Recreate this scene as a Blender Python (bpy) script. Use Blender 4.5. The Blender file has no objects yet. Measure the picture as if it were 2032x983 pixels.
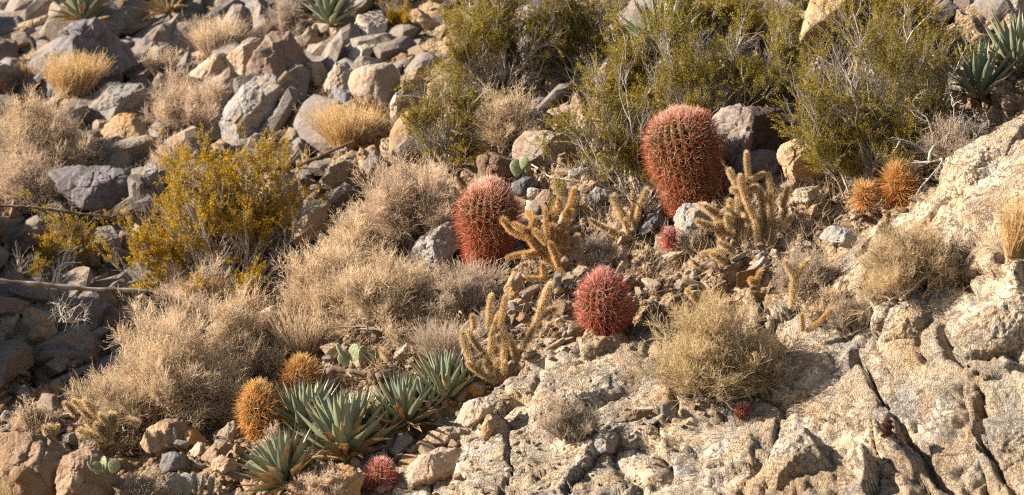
import bpy, math, random
import numpy as np
from mathutils import Vector, Matrix, Quaternion
from mathutils.bvhtree import BVHTree

RNG = np.random.default_rng(7)
random.seed(7)
SC = bpy.context.scene
COL = SC.collection
K = 5.283 / 2032 / 30.0            # metres per photo pixel per metre of distance
CX, CY = 1016.0, 491.5

# ------------------------------------------------------------------ noise
def _hash(i, j, k, s):
    h = (i * 374761393 + j * 668265263 + k * 2147483647 + s * 974711) & 0xFFFFFFFF
    h = ((h ^ (h >> 13)) * 1274126177) & 0xFFFFFFFF
    h = h ^ (h >> 16)
    return (h & 0xFFFF) / 65535.0

def vnoise(p, seed=0):
    i = np.floor(p).astype(np.int64)
    f = p - i
    u = f * f * f * (f * (f * 6 - 15) + 10)
    r = 0
    for dx in (0, 1):
        wx = u[:, 0] if dx else 1 - u[:, 0]
        for dy in (0, 1):
            wy = u[:, 1] if dy else 1 - u[:, 1]
            for dz in (0, 1):
                wz = u[:, 2] if dz else 1 - u[:, 2]
                r = r + wx * wy * wz * _hash(i[:, 0] + dx, i[:, 1] + dy, i[:, 2] + dz, seed)
    return r * 2 - 1

def fbm(p, octv=4, seed=0, gain=0.5, lac=2.03):
    a, t = 1.0, 0
    for o in range(octv):
        t = t + a * vnoise(p, seed + o * 17)
        p = p * lac + 11.3
        a *= gain
    return t

def ridged(p, octv=4, seed=0):
    a, t = 1.0, 0
    for o in range(octv):
        t = t + a * (1 - 2 * np.abs(vnoise(p, seed + o * 17)))
        p = p * 2.1 + 5.1
        a *= 0.5
    return t

def worley(p, seed=0):
    """cell blocks: distance to the cell border, a random number and a random tilt per cell"""
    n = len(p)
    i = np.floor(p).astype(np.int64)
    f1 = np.full(n, 9.0); f2 = np.full(n, 9.0); hid = np.zeros(n); tl = np.zeros(n)
    for dx in (-1, 0, 1):
        for dy in (-1, 0, 1):
            for dz in (-1, 0, 1):
                c = i + np.array([dx, dy, dz])
                a, b, d = c[:, 0], c[:, 1], c[:, 2]
                o = np.stack([_hash(a, b, d, seed + k) for k in (1, 2, 3)], 1)
                v = p - (c + o)
                r = np.linalg.norm(v, axis=1)
                near = r < f1
                f2 = np.where(near, f1, np.minimum(f2, r))
                f1 = np.where(near, r, f1)
                t = np.stack([_hash(a, b, d, seed + k) - 0.5 for k in (5, 6, 7)], 1)
                hid = np.where(near, _hash(a, b, d, seed + 9), hid)
                tl = np.where(near, (v * t).sum(1), tl)
    return f2 - f1, hid, tl

def nrm(v):
    return v / np.maximum(np.linalg.norm(v, axis=-1, keepdims=True), 1e-9)

# ------------------------------------------------------------------ meshes
def make_mesh(name, verts, quads=None, tris=None, tint=None, smooth=True, extra=None):
    me = bpy.data.meshes.new(name)
    verts = np.asarray(verts, dtype=np.float32)
    nq = 0 if quads is None else len(quads)
    nt = 0 if tris is None else len(tris)
    me.vertices.add(len(verts))
    me.vertices.foreach_set('co', verts.ravel())
    loops = []
    if nq: loops.append(np.asarray(quads, dtype=np.int32).ravel())
    if nt: loops.append(np.asarray(tris, dtype=np.int32).ravel())
    loops = np.concatenate(loops)
    me.loops.add(len(loops))
    me.loops.foreach_set('vertex_index', loops)
    starts = np.concatenate([np.arange(nq) * 4, nq * 4 + np.arange(nt) * 3]).astype(np.int32)
    me.polygons.add(nq + nt)
    me.polygons.foreach_set('loop_start', starts)
    me.polygons.foreach_set('use_smooth', np.full(nq + nt, smooth, dtype=bool))
    me.update(calc_edges=True)
    if tint is not None:
        a = me.attributes.new('tint', 'FLOAT', 'POINT')
        a.data.foreach_set('value', np.asarray(tint, dtype=np.float32))
    if extra:
        for k, v in extra.items():
            a = me.attributes.new(k, 'FLOAT', 'POINT')
            a.data.foreach_set('value', np.asarray(v, dtype=np.float32))
    return me

class MB:
    """collects pieces of one part"""
    def __init__(s): s.v, s.q, s.t, s.c, s.n = [], [], [], [], 0
    def add(s, v, q=None, t=None, c=None):
        v = np.asarray(v)
        if len(v) == 0: return
        s.v.append(v)
        if q is not None and len(q): s.q.append(np.asarray(q) + s.n)
        if t is not None and len(t): s.t.append(np.asarray(t) + s.n)
        s.c.append(np.zeros(len(v)) if c is None else np.broadcast_to(np.asarray(c, dtype=float), (len(v),)))
        s.n += len(v)
    def mesh(s, name, smooth=True):
        return make_mesh(name, np.concatenate(s.v), np.concatenate(s.q) if s.q else None,
                         np.concatenate(s.t) if s.t else None, np.concatenate(s.c), smooth)

def tubes(P, R, sides=3, tint=None):
    """P (N,K,3) polylines, R (N,K) radii -> verts, quads, tint"""
    N, Kk, _ = P.shape
    T = np.empty_like(P)
    T[:, 1:-1] = P[:, 2:] - P[:, :-2]
    T[:, 0] = P[:, 1] - P[:, 0]
    T[:, -1] = P[:, -1] - P[:, -2]
    T = nrm(T)
    ref = nrm(np.cross(T[:, 0], RNG.normal(size=(N, 3))))[:, None, :]
    U = nrm(np.cross(T, np.broadcast_to(ref, T.shape)))
    V = np.cross(T, U)
    a = np.arange(sides) * 2 * np.pi / sides
    verts = P[:, :, None, :] + R[:, :, None, None] * (U[:, :, None, :] * np.cos(a)[None, None, :, None] + V[:, :, None, :] * np.sin(a)[None, None, :, None])
    idx = np.arange(N * Kk * sides).reshape(N, Kk, sides)
    q = np.stack([idx[:, :-1, :], np.roll(idx, -1, 2)[:, :-1, :], np.roll(idx, -1, 2)[:, 1:, :], idx[:, 1:, :]], -1).reshape(-1, 4)
    c = None
    if tint is not None:
        c = np.broadcast_to(np.asarray(tint)[..., None] if np.ndim(tint) == 2 else np.asarray(tint)[:, None, None], (N, Kk, sides)).ravel()
    return verts.reshape(-1, 3), q, c

def obj(name, me, mat=None, parent=None, loc=None):
    o = bpy.data.objects.new(name, me)
    COL.objects.link(o)
    if mat is not None and me is not None and len(me.materials) == 0: me.materials.append(mat)
    if parent is not None: o.parent = parent
    if loc is not None: o.location = loc
    return o

def tag(o, label=None, cat=None, group=None, kind=None):
    if label: o['label'] = label
    if cat: o['category'] = cat
    if group: o['group'] = group
    if kind: o['kind'] = kind
    return o

def thing(name, loc, label, cat, group=None, rot=None):
    o = bpy.data.objects.new(name, None)
    o.empty_display_size = 0.05
    COL.objects.link(o)
    o.location = loc
    if rot is not None: o.rotation_euler = rot
    return tag(o, label, cat, group)

# ------------------------------------------------------------------ materials
def nt_new(name):
    m = bpy.data.materials.new(name)
    m.use_nodes = True
    nt = m.node_tree
    nt.nodes.clear()
    return m, nt, nt.nodes, nt.links

def N(nodes, t, **kw):
    n = nodes.new(t)
    for k, v in kw.items():
        if k.startswith('i_'):
            key = k[2:]
            n.inputs[int(key) if key.isdigit() else key.replace('_', ' ')].default_value = v
        else: setattr(n, k, v)
    return n

def ramp(nodes, pts, interp='LINEAR'):
    r = nodes.new('ShaderNodeValToRGB')
    r.color_ramp.interpolation = interp
    e = r.color_ramp.elements
    while len(e) < len(pts): e.new(0.5)
    for el, (p, c) in zip(e, pts):
        el.position = p
        el.color = (c[0], c[1], c[2], 1) if not isinstance(c, (int, float)) else (c, c, c, 1)
    return r

def mixc(nt, fac, a, b, mode='MIX'):
    m = nt.nodes.new('ShaderNodeMix')
    m.data_type = 'RGBA'; m.blend_type = mode; m.clamp_factor = True
    for sock, val in ((0, fac), (6, a), (7, b)):
        if isinstance(val, bpy.types.NodeSocket): nt.links.new(val, m.inputs[sock])
        elif sock == 0: m.inputs[0].default_value = val
        else: m.inputs[sock].default_value = (val[0], val[1], val[2], 1)
    return m.outputs[2]

def rock_material(name, c1, c2, stain, vein=None, scale=7.0, bump=0.75, stain_amt=0.6, rough=0.9, split=None):
    m, nt, n, l = nt_new(name)
    tc = N(n, 'ShaderNodeTexCoord')
    oi = N(n, 'ShaderNodeObjectInfo')
    off = N(n, 'ShaderNodeVectorMath', operation='SCALE')
    off.inputs[0].default_value = (37.1, 19.7, 53.3)
    l.new(oi.outputs['Random'], off.inputs['Scale'])
    add = N(n, 'ShaderNodeVectorMath', operation='ADD')
    l.new(tc.outputs['Object'], add.inputs[0]); l.new(off.outputs[0], add.inputs[1])
    v = add.outputs[0]
    def noise(s, d=6, r=0.6, dist=0.0):
        t = N(n, 'ShaderNodeTexNoise', i_Scale=s, i_Detail=d, i_Roughness=r, i_Distortion=dist)
        l.new(v, t.inputs['Vector']); return t.outputs['Fac']
    big = ramp(n, [(0.38, 0), (0.62, 1)]); l.new(noise(scale, 5, 0.6, 0.6), big.inputs[0])
    base = mixc(nt, big.outputs[0], c1, c2)
    st = ramp(n, [(0.49, 0), (0.57, 1)]); l.new(noise(scale * 0.7 + 1.7, 7, 0.68, 1.2), st.inputs[0])
    stf = N(n, 'ShaderNodeMath', operation='MULTIPLY'); l.new(st.outputs[0], stf.inputs[0]); stf.inputs[1].default_value = stain_amt
    base = mixc(nt, stf.outputs[0], base, stain)
    if split:      # dark varnish on one side, with that side's shade painted in
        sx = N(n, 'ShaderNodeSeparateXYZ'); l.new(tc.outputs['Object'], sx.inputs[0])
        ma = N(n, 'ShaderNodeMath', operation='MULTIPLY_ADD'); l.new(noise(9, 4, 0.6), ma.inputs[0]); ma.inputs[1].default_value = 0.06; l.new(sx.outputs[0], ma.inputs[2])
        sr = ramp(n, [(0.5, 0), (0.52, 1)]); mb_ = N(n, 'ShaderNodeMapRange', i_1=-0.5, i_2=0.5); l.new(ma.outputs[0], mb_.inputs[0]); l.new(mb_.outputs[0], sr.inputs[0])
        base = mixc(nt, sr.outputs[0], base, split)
    # grain
    g = ramp(n, [(0.3, 0.62), (0.5, 1.0), (0.72, 1.3)]); l.new(noise(95, 4, 0.75), g.inputs[0])
    base = mixc(nt, 1.0, base, g.outputs[0], 'MULTIPLY')
    if vein:
        w = ramp(n, [(0.485, 0), (0.5, 1), (0.515, 0)]); l.new(noise(scale * 0.9, 4, 0.55, 1.5), w.inputs[0])
        base = mixc(nt, w.outputs[0], base, vein)
    # each rock its own shade
    hs = N(n, 'ShaderNodeHueSaturation')
    mr = N(n, 'ShaderNodeMapRange', i_3=0.78, i_4=1.2); l.new(oi.outputs['Random'], mr.inputs[0]); l.new(mr.outputs[0], hs.inputs['Value'])
    ms = N(n, 'ShaderNodeMath', operation='MULTIPLY'); l.new(oi.outputs['Random'], ms.inputs[0]); ms.inputs[1].default_value = 7.31
    fr = N(n, 'ShaderNodeMath', operation='FRACT'); l.new(ms.outputs[0], fr.inputs[0])
    mr2 = N(n, 'ShaderNodeMapRange', i_3=0.75, i_4=1.15); l.new(fr.outputs[0], mr2.inputs[0]); l.new(mr2.outputs[0], hs.inputs['Saturation'])
    l.new(base, hs.inputs['Color'])
    # bump: fractures + grit
    cr = ramp(n, [(0.47, 1), (0.5, 0.0), (0.53, 1)]); l.new(noise(scale * 1.3, 3, 0.5, 0.8), cr.inputs[0])
    b1 = N(n, 'ShaderNodeMath', operation='MULTIPLY_ADD'); l.new(noise(38, 6, 0.7), b1.inputs[0]); b1.inputs[1].default_value = 1.0
    b2 = N(n, 'ShaderNodeMath', operation='MULTIPLY'); l.new(cr.outputs[0], b2.inputs[0]); b2.inputs[1].default_value = 0.25
    l.new(b2.outputs[0], b1.inputs[2])
    bp = N(n, 'ShaderNodeBump', i_Strength=bump, i_Distance=0.012); l.new(b1.outputs[0], bp.inputs['Height'])
    p = N(n, 'ShaderNodeBsdfPrincipled', i_Roughness=rough)
    p.inputs['Specular IOR Level'].default_value = 0.25
    l.new(hs.outputs[0], p.inputs['Base Color']); l.new(bp.outputs[0], p.inputs['Normal'])
    o = N(n, 'ShaderNodeOutputMaterial'); l.new(p.outputs[0], o.inputs[0])
    return m

def bedrock_color(nt, v, warm=1.0):
    n, l = nt.nodes, nt.links
    def noise(s, d=6, r=0.6, dist=0.0):
        t = N(n, 'ShaderNodeTexNoise', i_Scale=s, i_Detail=d, i_Roughness=r, i_Distortion=dist)
        l.new(v, t.inputs['Vector']); return t.outputs['Fac']
    a = ramp(n, [(0.38, (0.46, 0.325, 0.20)), (0.47, (0.505, 0.39, 0.27)), (0.57, (0.42, 0.355, 0.28)), (0.67, (0.35, 0.32, 0.285))])
    l.new(noise(3.1, 6, 0.62, 0.7), a.inputs[0])
    vo = N(n, 'ShaderNodeTexVoronoi', i_Scale=130.0, i_Randomness=1.0); l.new(v, vo.inputs['Vector'])
    sep = N(n, 'ShaderNodeSeparateColor'); l.new(vo.outputs['Color'], sep.inputs[0])
    gr = ramp(n, [(0.0, 0.55), (0.25, 0.8), (0.5, 1.0), (0.8, 1.12), (0.95, 1.4)]); l.new(sep.outputs[0], gr.inputs[0])
    base = mixc(nt, 0.55, a.outputs[0], gr.outputs[0], 'MULTIPLY')
    o = ramp(n, [(0.52, 0), (0.64, 1)]); l.new(noise(7, 7, 0.7, 0.5), o.inputs[0])
    of = N(n, 'ShaderNodeMath', operation='MULTIPLY'); l.new(o.outputs[0], of.inputs[0]); of.inputs[1].default_value = 0.55 * warm
    base = mixc(nt, of.outputs[0], base, (0.38, 0.21, 0.085))
    g = ramp(n, [(0.32, 0.6), (0.5, 1.0), (0.7, 1.22)]); l.new(noise(60, 5, 0.75), g.inputs[0])
    base = mixc(nt, 1.0, base, g.outputs[0], 'MULTIPLY')
    dk = ramp(n, [(0.62, 0), (0.7, 1)]); l.new(noise(22, 5, 0.7, 0.4), dk.inputs[0])
    df = N(n, 'ShaderNodeMath', operation='MULTIPLY'); l.new(dk.outputs[0], df.inputs[0]); df.inputs[1].default_value = 0.45
    base = mixc(nt, df.outputs[0], base, (0.17, 0.15, 0.14))
    h = N(n, 'ShaderNodeMath', operation='MULTIPLY_ADD'); l.new(noise(70, 7, 0.8), h.inputs[0]); h.inputs[1].default_value = 1.5
    l.new(vo.outputs['Distance'], h.inputs[2])
    # weathered skin here, raw crystals there
    gm = ramp(n, [(0.36, 0.12), (0.6, 1.0)]); l.new(noise(2.7, 4, 0.6, 0.5), gm.inputs[0])
    hm = N(n, 'ShaderNodeMath', operation='MULTIPLY'); l.new(h.outputs[0], hm.inputs[0]); l.new(gm.outputs[0], hm.inputs[1])
    # hairline fractures
    k1 = ramp(n, [(0.488, 0), (0.5, 1), (0.512, 0)]); l.new(noise(3.3, 6, 0.62, 1.1), k1.inputs[0])
    k2 = ramp(n, [(0.49, 0), (0.5, 1), (0.51, 0)]); l.new(noise(8.5, 5, 0.6, 0.8), k2.inputs[0])
    kk = N(n, 'ShaderNodeMath', operation='MAXIMUM'); l.new(k1.outputs[0], kk.inputs[0]); l.new(k2.outputs[0], kk.inputs[1])
    kf = N(n, 'ShaderNodeMath', operation='MULTIPLY'); l.new(kk.outputs[0], kf.inputs[0]); kf.inputs[1].default_value = 0.6
    base = mixc(nt, kf.outputs[0], base, (0.13, 0.09, 0.06))
    hh = N(n, 'ShaderNodeMath', operation='MULTIPLY_ADD'); l.new(kk.outputs[0], hh.inputs[0]); hh.inputs[1].default_value = -0.9; l.new(hm.outputs[0], hh.inputs[2])
    return base, hh.outputs[0]

def bedrock_material(name):
    m, nt, n, l = nt_new(name)
    geo = N(n, 'ShaderNodeNewGeometry')
    base, h = bedrock_color(nt, geo.outputs['Position'])
    bp = N(n, 'ShaderNodeBump', i_Strength=1.0, i_Distance=0.015); l.new(h, bp.inputs['Height'])
    p = N(n, 'ShaderNodeBsdfPrincipled', i_Roughness=0.92)
    p.inputs['Specular IOR Level'].default_value = 0.25
    l.new(base, p.inputs['Base Color']); l.new(bp.outputs[0], p.inputs['Normal'])
    o = N(n, 'ShaderNodeOutputMaterial'); l.new(p.outputs[0], o.inputs[0])
    return m

def hillside_material():
    m, nt, n, l = nt_new('hillside_ground')
    geo = N(n, 'ShaderNodeNewGeometry'); v = geo.outputs['Position']
    bed, hb = bedrock_color(nt, v)
    def noise(s, d=6, r=0.6, dist=0.0):
        t = N(n, 'ShaderNodeTexNoise', i_Scale=s, i_Detail=d, i_Roughness=r, i_Distortion=dist)
        l.new(v, t.inputs['Vector']); return t.outputs['Fac']
    a = ramp(n, [(0.34, (0.215, 0.135, 0.07)), (0.5, (0.32, 0.22, 0.13)), (0.66, (0.25, 0.185, 0.13))]); l.new(noise(3.5, 6, 0.65), a.inputs[0])
    vo = N(n, 'ShaderNodeTexVoronoi', i_Scale=55.0, i_Randomness=1.0); l.new(v, vo.inputs['Vector'])
    sep = N(n, 'ShaderNodeSeparateColor'); l.new(vo.outputs['Color'], sep.inputs[0])
    gr = ramp(n, [(0.0, 0.45), (0.3, 0.8), (0.7, 1.15), (1.0, 1.45)]); l.new(sep.outputs[0], gr.inputs[0])
    soil = mixc(nt, 0.85, a.outputs[0], gr.outputs[0], 'MULTIPLY')
    g = ramp(n, [(0.3, 0.5), (0.5, 1.0), (0.7, 1.3)]); l.new(noise(70, 5, 0.75), g.inputs[0])
    soil = mixc(nt, 1.0, soil, g.outputs[0], 'MULTIPLY')
    at = N(n, 'ShaderNodeAttribute', attribute_name='bed')
    ad = N(n, 'ShaderNodeMath', operation='MULTIPLY_ADD'); l.new(noise(9, 6, 0.7), ad.inputs[0]); ad.inputs[1].default_value = 0.9
    sb = N(n, 'ShaderNodeMath', operation='SUBTRACT'); l.new(at.outputs['Fac'], sb.inputs[0]); sb.inputs[1].default_value = 0.45
    l.new(sb.outputs[0], ad.inputs[2])
    rp = ramp(n, [(0.42, 0), (0.55, 1)]); l.new(ad.outputs[0], rp.inputs[0])
    base = mixc(nt, rp.outputs[0], soil, bed)
    h2 = N(n, 'ShaderNodeMath', operation='MULTIPLY_ADD'); l.new(noise(60, 6, 0.75), h2.inputs[0]); h2.inputs[1].default_value = 0.8
    l.new(vo.outputs['Distance'], h2.inputs[2])
    hm = N(n, 'ShaderNodeMix'); hm.data_type = 'FLOAT'
    l.new(rp.outputs[0], hm.inputs[0]); l.new(h2.outputs[0], hm.inputs[2]); l.new(hb, hm.inputs[3])
    bp = N(n, 'ShaderNodeBump', i_Strength=1.0, i_Distance=0.015); l.new(hm.outputs[0], bp.inputs['Height'])
    p = N(n, 'ShaderNodeBsdfPrincipled', i_Roughness=0.93)
    p.inputs['Specular IOR Level'].default_value = 0.2
    l.new(base, p.inputs['Base Color']); l.new(bp.outputs[0], p.inputs['Normal'])
    o = N(n, 'ShaderNodeOutputMaterial'); l.new(p.outputs[0], o.inputs[0])
    return m

def plant_material(name, stops, transl=0.35, rough=0.8, gloss=0.0, var=0.25, patch=None, patch_scale=12.0):
    """thin dry or leafy matter; colour by the 'tint' attribute, part of the light passes through"""
    m, nt, n, l = nt_new(name)
    at = N(n, 'ShaderNodeAttribute', attribute_name='tint')
    r = ramp(n, stops); l.new(at.outputs['Fac'], r.inputs[0])
    c = r.outputs[0]
    oi = N(n, 'ShaderNodeObjectInfo')
    geo = N(n, 'ShaderNodeNewGeometry')
    t = N(n, 'ShaderNodeTexNoise', i_Scale=9.0, i_Detail=4, i_Roughness=0.7); l.new(geo.outputs['Position'], t.inputs['Vector'])
    mr = N(n, 'ShaderNodeMapRange', i_1=0.3, i_2=0.7, i_3=1 - var, i_4=1 + var); l.new(t.outputs['Fac'], mr.inputs[0])
    hs = N(n, 'ShaderNodeHueSaturation'); l.new(mr.outputs[0], hs.inputs['Value']); l.new(c, hs.inputs['Color'])
    c = hs.outputs[0]
    if patch:
        t2 = N(n, 'ShaderNodeTexNoise', i_Scale=patch_scale, i_Detail=5, i_Roughness=0.65); l.new(geo.outputs['Position'], t2.inputs['Vector'])
        pr = ramp(n, [(0.5, 0), (0.66, 0.9)]); l.new(t2.outputs['Fac'], pr.inputs[0])
        c = mixc(nt, pr.outputs[0], c, patch)
    o = N(n, 'ShaderNodeOutputMaterial')
    if gloss > 0:
        d = N(n, 'ShaderNodeBsdfPrincipled', i_Roughness=rough)
        d.inputs['Specular IOR Level'].default_value = gloss
        l.new(c, d.inputs['Base Color'])
    else:
        d = N(n, 'ShaderNodeBsdfDiffuse', i_Roughness=0.4); l.new(c, d.inputs['Color'])
    if transl > 0:
        tr = N(n, 'ShaderNodeBsdfTranslucent'); l.new(c, tr.inputs['Color'])
        mx = N(n, 'ShaderNodeMixShader', i_Fac=transl)
        l.new(d.outputs[0], mx.inputs[1]); l.new(tr.outputs[0], mx.inputs[2]); l.new(mx.outputs[0], o.inputs[0])
    else: l.new(d.outputs[0], o.inputs[0])
    return m
# ------------------------------------------------------------------ the hillside
def ray(px, py, d):
    """point at distance d (along the view axis) in the direction of a photo pixel"""
    return Vector(((px - CX) * K * d, d, (CY - py) * K * d))

# columns across the hill: (row height, distance) from the foot of the outcrop up over the spur,
# down into the gully and up the far slope
STATIONS = {
    -350: [(3500, 14), (1500, 26.6), (983, 29.3), (930, 29.7), (890, 30.1), (860, 30.3), (960, 31.2), (560, 31.7), (330, 33.0), (0, 37.5), (-700, 43), (-3500, 80)],  # out of view; its gully side is raised to cast shade
    0:    [(3500, 14), (1500, 27.0), (983, 29.3), (930, 29.6), (880, 30.0), (850, 30.2), (960, 31.4), (760, 32.3), (420, 33.8), (0, 37.0), (-700, 42), (-3500, 80)],
    300:  [(3500, 14), (1500, 27.1), (983, 29.4), (930, 29.7), (880, 30.0), (840, 30.2), (930, 31.4), (700, 32.5), (400, 33.8), (0, 37.0), (-700, 42), (-3500, 80)],
    550:  [(3500, 14), (1500, 26.9), (983, 29.2), (900, 29.6), (800, 30.1), (650, 30.7), (790, 31.7), (590, 32.6), (330, 34.0), (0, 36.5), (-700, 41.5), (-3500, 79)],
    800:  [(3500, 14), (1500, 26.6), (983, 28.9), (860, 29.4), (680, 30.1), (440, 31.0), (470, 31.9), (380, 32.7), (240, 34.0), (0, 36.0), (-700, 41), (-3500, 78)],
    1016: [(3500, 14), (1500, 26.3), (983, 28.6), (780, 29.3), (600, 29.9), (400, 30.9), (330, 31.6), (260, 32.4), (150, 33.6), (0, 35.4), (-700, 40), (-3500, 77)],
    1300: [(3500, 14), (1500, 25.9), (983, 28.2), (640, 29.3), (520, 29.8), (400, 30.5), (300, 31.1), (220, 31.8), (120, 32.8), (0, 34.2), (-700, 39), (-3500, 76)],
    1600: [(3500, 14), (1500, 25.6), (983, 27.9), (560, 29.2), (450, 29.7), (370, 30.2), (290, 30.8), (210, 31.4), (110, 32.3), (0, 33.5), (-700, 38), (-3500, 75)],
    1850: [(3500, 14), (1500, 25.3), (983, 27.6), (480, 28.8), (380, 29.4), (300, 29.9), (240, 30.4), (180, 31.0), (100, 31.8), (0, 33.0), (-700, 37), (-3500, 74)],
    2100: [(3500, 14), (1500, 25.0), (983, 27.3), (350, 28.4), (260, 29.0), (220, 29.6), (180, 30.0), (140, 30.5), (80, 31.3), (0, 32.4), (-700, 36), (-3500, 73)],
    2500: [(3500, 14), (1500, 24.6), (983, 26.9), (250, 28.1), (180, 28.6), (140, 29.0), (90, 29.5), (40, 30.0), (-20, 30.8), (-100, 31.9), (-800, 35.5), (-3500, 72)],
}

def smooth1(a, axis, n):
    for _ in range(n):
        b = a.copy()
        sl = [slice(None)] * a.ndim
        s0, s1, s2 = sl[:], sl[:], sl[:]
        s0[axis] = slice(0, -2); s1[axis] = slice(1, -1); s2[axis] = slice(2, None)
        b[tuple(s1)] = 0.25 * a[tuple(s0)] + 0.5 * a[tuple(s1)] + 0.25 * a[tuple(s2)]
        a = b
    return a

CRACKS = [
    ([(1690, 690), (1730, 760), (1790, 850), (1850, 930), (1920, 1020)], 9, 0.16),
    ([(1870, 640), (1885, 700), (1950, 765), (2040, 735), (2120, 715)], 9, 0.16),
    ([(1945, 770), (1950, 860), (1975, 930), (2030, 1010)], 8, 0.14),
    ([(1690, 690), (1740, 620), (1830, 556), (1945, 538), (2060, 560)], 8, 0.12),
    ([(1830, 580), (1815, 680), (1830, 720)], 5, 0.06),
    ([(1255, 852), (1330, 825), (1480, 832), (1600, 822), (1740, 840)], 9, 0.10),
    ([(1080, 770), (1065, 850), (1050, 983)], 4, 0.05),
    
]

def build_hillside():
    xs = np.concatenate([np.linspace(-4000, -480, 30), np.arange(-470, 2520, 4.2), np.linspace(2530, 6000, 30)])
    counts = [25, 50, 85, 65, 65, 55, 60, 85, 100, 70, 30]
    ts = np.concatenate([np.linspace(i, i + 1, c, endpoint=False) for i, c in enumerate(counts)] + [[len(counts)]])
    st = sorted(STATIONS)
    tab = np.array([STATIONS[s] for s in st], dtype=float)       # S,R,2
    R = tab.shape[1]
    rows = np.stack([np.stack([np.interp(xs, st, tab[:, r, c]) for r in range(R)], 1) for c in (0, 1)], -1)   # X,R,2
    ti = np.clip(np.floor(ts).astype(int), 0, R - 2); tf = (ts - ti)[None, :, None]
    g = rows[:, ti] * (1 - tf) + rows[:, ti + 1] * tf            # X,T,2
    ins = g.copy()
    g = smooth1(smooth1(g, 1, 90), 0, 110)
    g[:, :25] = ins[:, :25]; g[:, -20:] = ins[:, -20:]
    px = np.broadcast_to(xs[:, None], g.shape[:2]); py, d = g[..., 0], g[..., 1]
    P = np.stack([(px - CX) * K * d, d, (CY - py) * K * d], -1)
    nx, nt_ = P.shape[:2]
    du = np.gradient(P, axis=0); dv = np.gradient(P, axis=1)
    n = nrm(np.cross(du, dv)); n = np.where((n[..., 1:2] > 0), -n, n)
    p = P.reshape(-1, 3)
    # bare rock low on the right, soil and rubble above it
    t2 = np.broadcast_to(ts[None, :], (nx, nt_)).ravel()
    pxf = px.ravel()
    bed = np.clip((3.15 - t2) * 2.2, 0, 1) * np.clip((pxf - 620) / 160, 0, 1)
    bed = np.maximum(bed, np.clip((pxf - 1880) / 120, 0, 1) * np.clip((4.2 - t2) * 2, 0, 1))
    pyf = py.ravel()
    bed = np.maximum(bed, np.clip((pyf - (530 - (pxf - 1640) * 0.80)) / 40, 0, 1) * np.clip((pxf - 1600) / 80, 0, 1) * (t2 < 6) * (t2 > 2))
    rough = 0.06 * fbm(p * 1.6, 3, 1) + 0.035 * ridged(p * 3.7, 3, 2) + 0.016 * fbm(p * 13, 4, 3)
    gran = np.clip(fbm(p * 2.1, 2, 14) * 1.6 + 0.35, 0.12, 1)
    rocky = 0.03 * fbm(p * 2.0, 3, 5) + 0.012 * ridged(p * 4.6, 3, 6) + gran * (0.016 * fbm(p * 15, 3, 7) + 0.012 * np.abs(fbm(p * 40, 2, 8)))
    disp = rough * (1 - bed) + rocky * bed
    inn = np.zeros((nx, nt_)); inn[32:-32, 30:-34] = 1; inn = inn.ravel()
    q0 = p + 0.03 * np.stack([fbm(p * 6 + 9 * k, 2, 40 + k) for k in range(3)], 1)
    for sc, am, sd in ((4.2, 0.085, 51), (9.5, 0.042, 61), (21.0, 0.016, 71)):
        e, hid, tl = worley(q0 * sc, sd)
        blk = am * ((hid - 0.45) + 1.1 * tl - 0.45 * np.clip(1 - e / 0.16, 0, 1))
        bench = np.clip(1 - np.abs(t2 - 3.9) / 1.0, 0, 1)
        out = np.clip((t2 - 8.0) / 0.12, 0, 1); blk = blk * (1 - out * (0.75 if sc < 5 else 1.0))
        disp = disp + inn * blk * (1 - 0.85 * bed) * (1 - (0.45 * bench if sc > 5 else 0)) * (1 + 1.3 * np.clip((t2 - 5.0) / 0.8, 0, 1))
    # a few long joints split the bedrock
    e, hid, tl = worley((q0 + 0.05 * np.stack([fbm(p * 3 + 5 * k, 2, 90 + k) for k in range(3)], 1)) * np.array([2.2, 1.2, 1.6]), 83)
    disp = disp + inn * bed * (0.13 * (hid - 0.5) + 0.14 * tl - 0.05 * np.clip(1 - e / 0.05, 0, 1))
    e, hid, tl = worley((q0 + 0.02 * np.stack([fbm(p * 7 + 5 * k, 2, 95 + k) for k in range(3)], 1)) * np.array([4.6, 3.0, 4.0]), 87)
    disp = disp + inn * bed * (0.3 + 0.7 * gran) * (0.03 * (hid - 0.5) + 0.05 * tl - 0.02 * np.clip(1 - e / 0.06, 0, 1))
    # the lower bench of bedrock stands out below a debris ledge; the upper block ends in a broken edge on the left
    yl = np.interp(pxf, [1120, 1180, 1250, 1330, 1480, 1600, 1740, 1800], [930, 905, 868, 842, 838, 828, 846, 900]) + 7 * fbm(p * 5, 3, 221)
    disp = disp + inn * bed * 0.10 * np.clip((py.ravel() - yl) / 12, 0, 1) * np.clip((pxf - 1150) / 150, 0, 1) * np.clip((1860 - pxf) / 60, 0, 1)
    xl = np.interp(py.ravel(), [640, 700, 750, 800, 880, 930, 1010], [1260, 1135, 1065, 988, 952, 918, 890]) + 9 * fbm(p * 5, 3, 225)
    disp = disp + inn * 0.13 * np.clip((pxf - xl) / 16, 0, 1) * np.clip((1400 - pxf) / 250, 0, 1) * np.clip((py.ravel() - 655) / 40, 0, 1) * (t2 < 3.6)
    # open joints in the bedrock
    sx, sy = pxf + 4 * fbm(p * 16, 3, 201), py.ravel() + 4 * fbm(p * 16, 3, 205)
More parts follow.
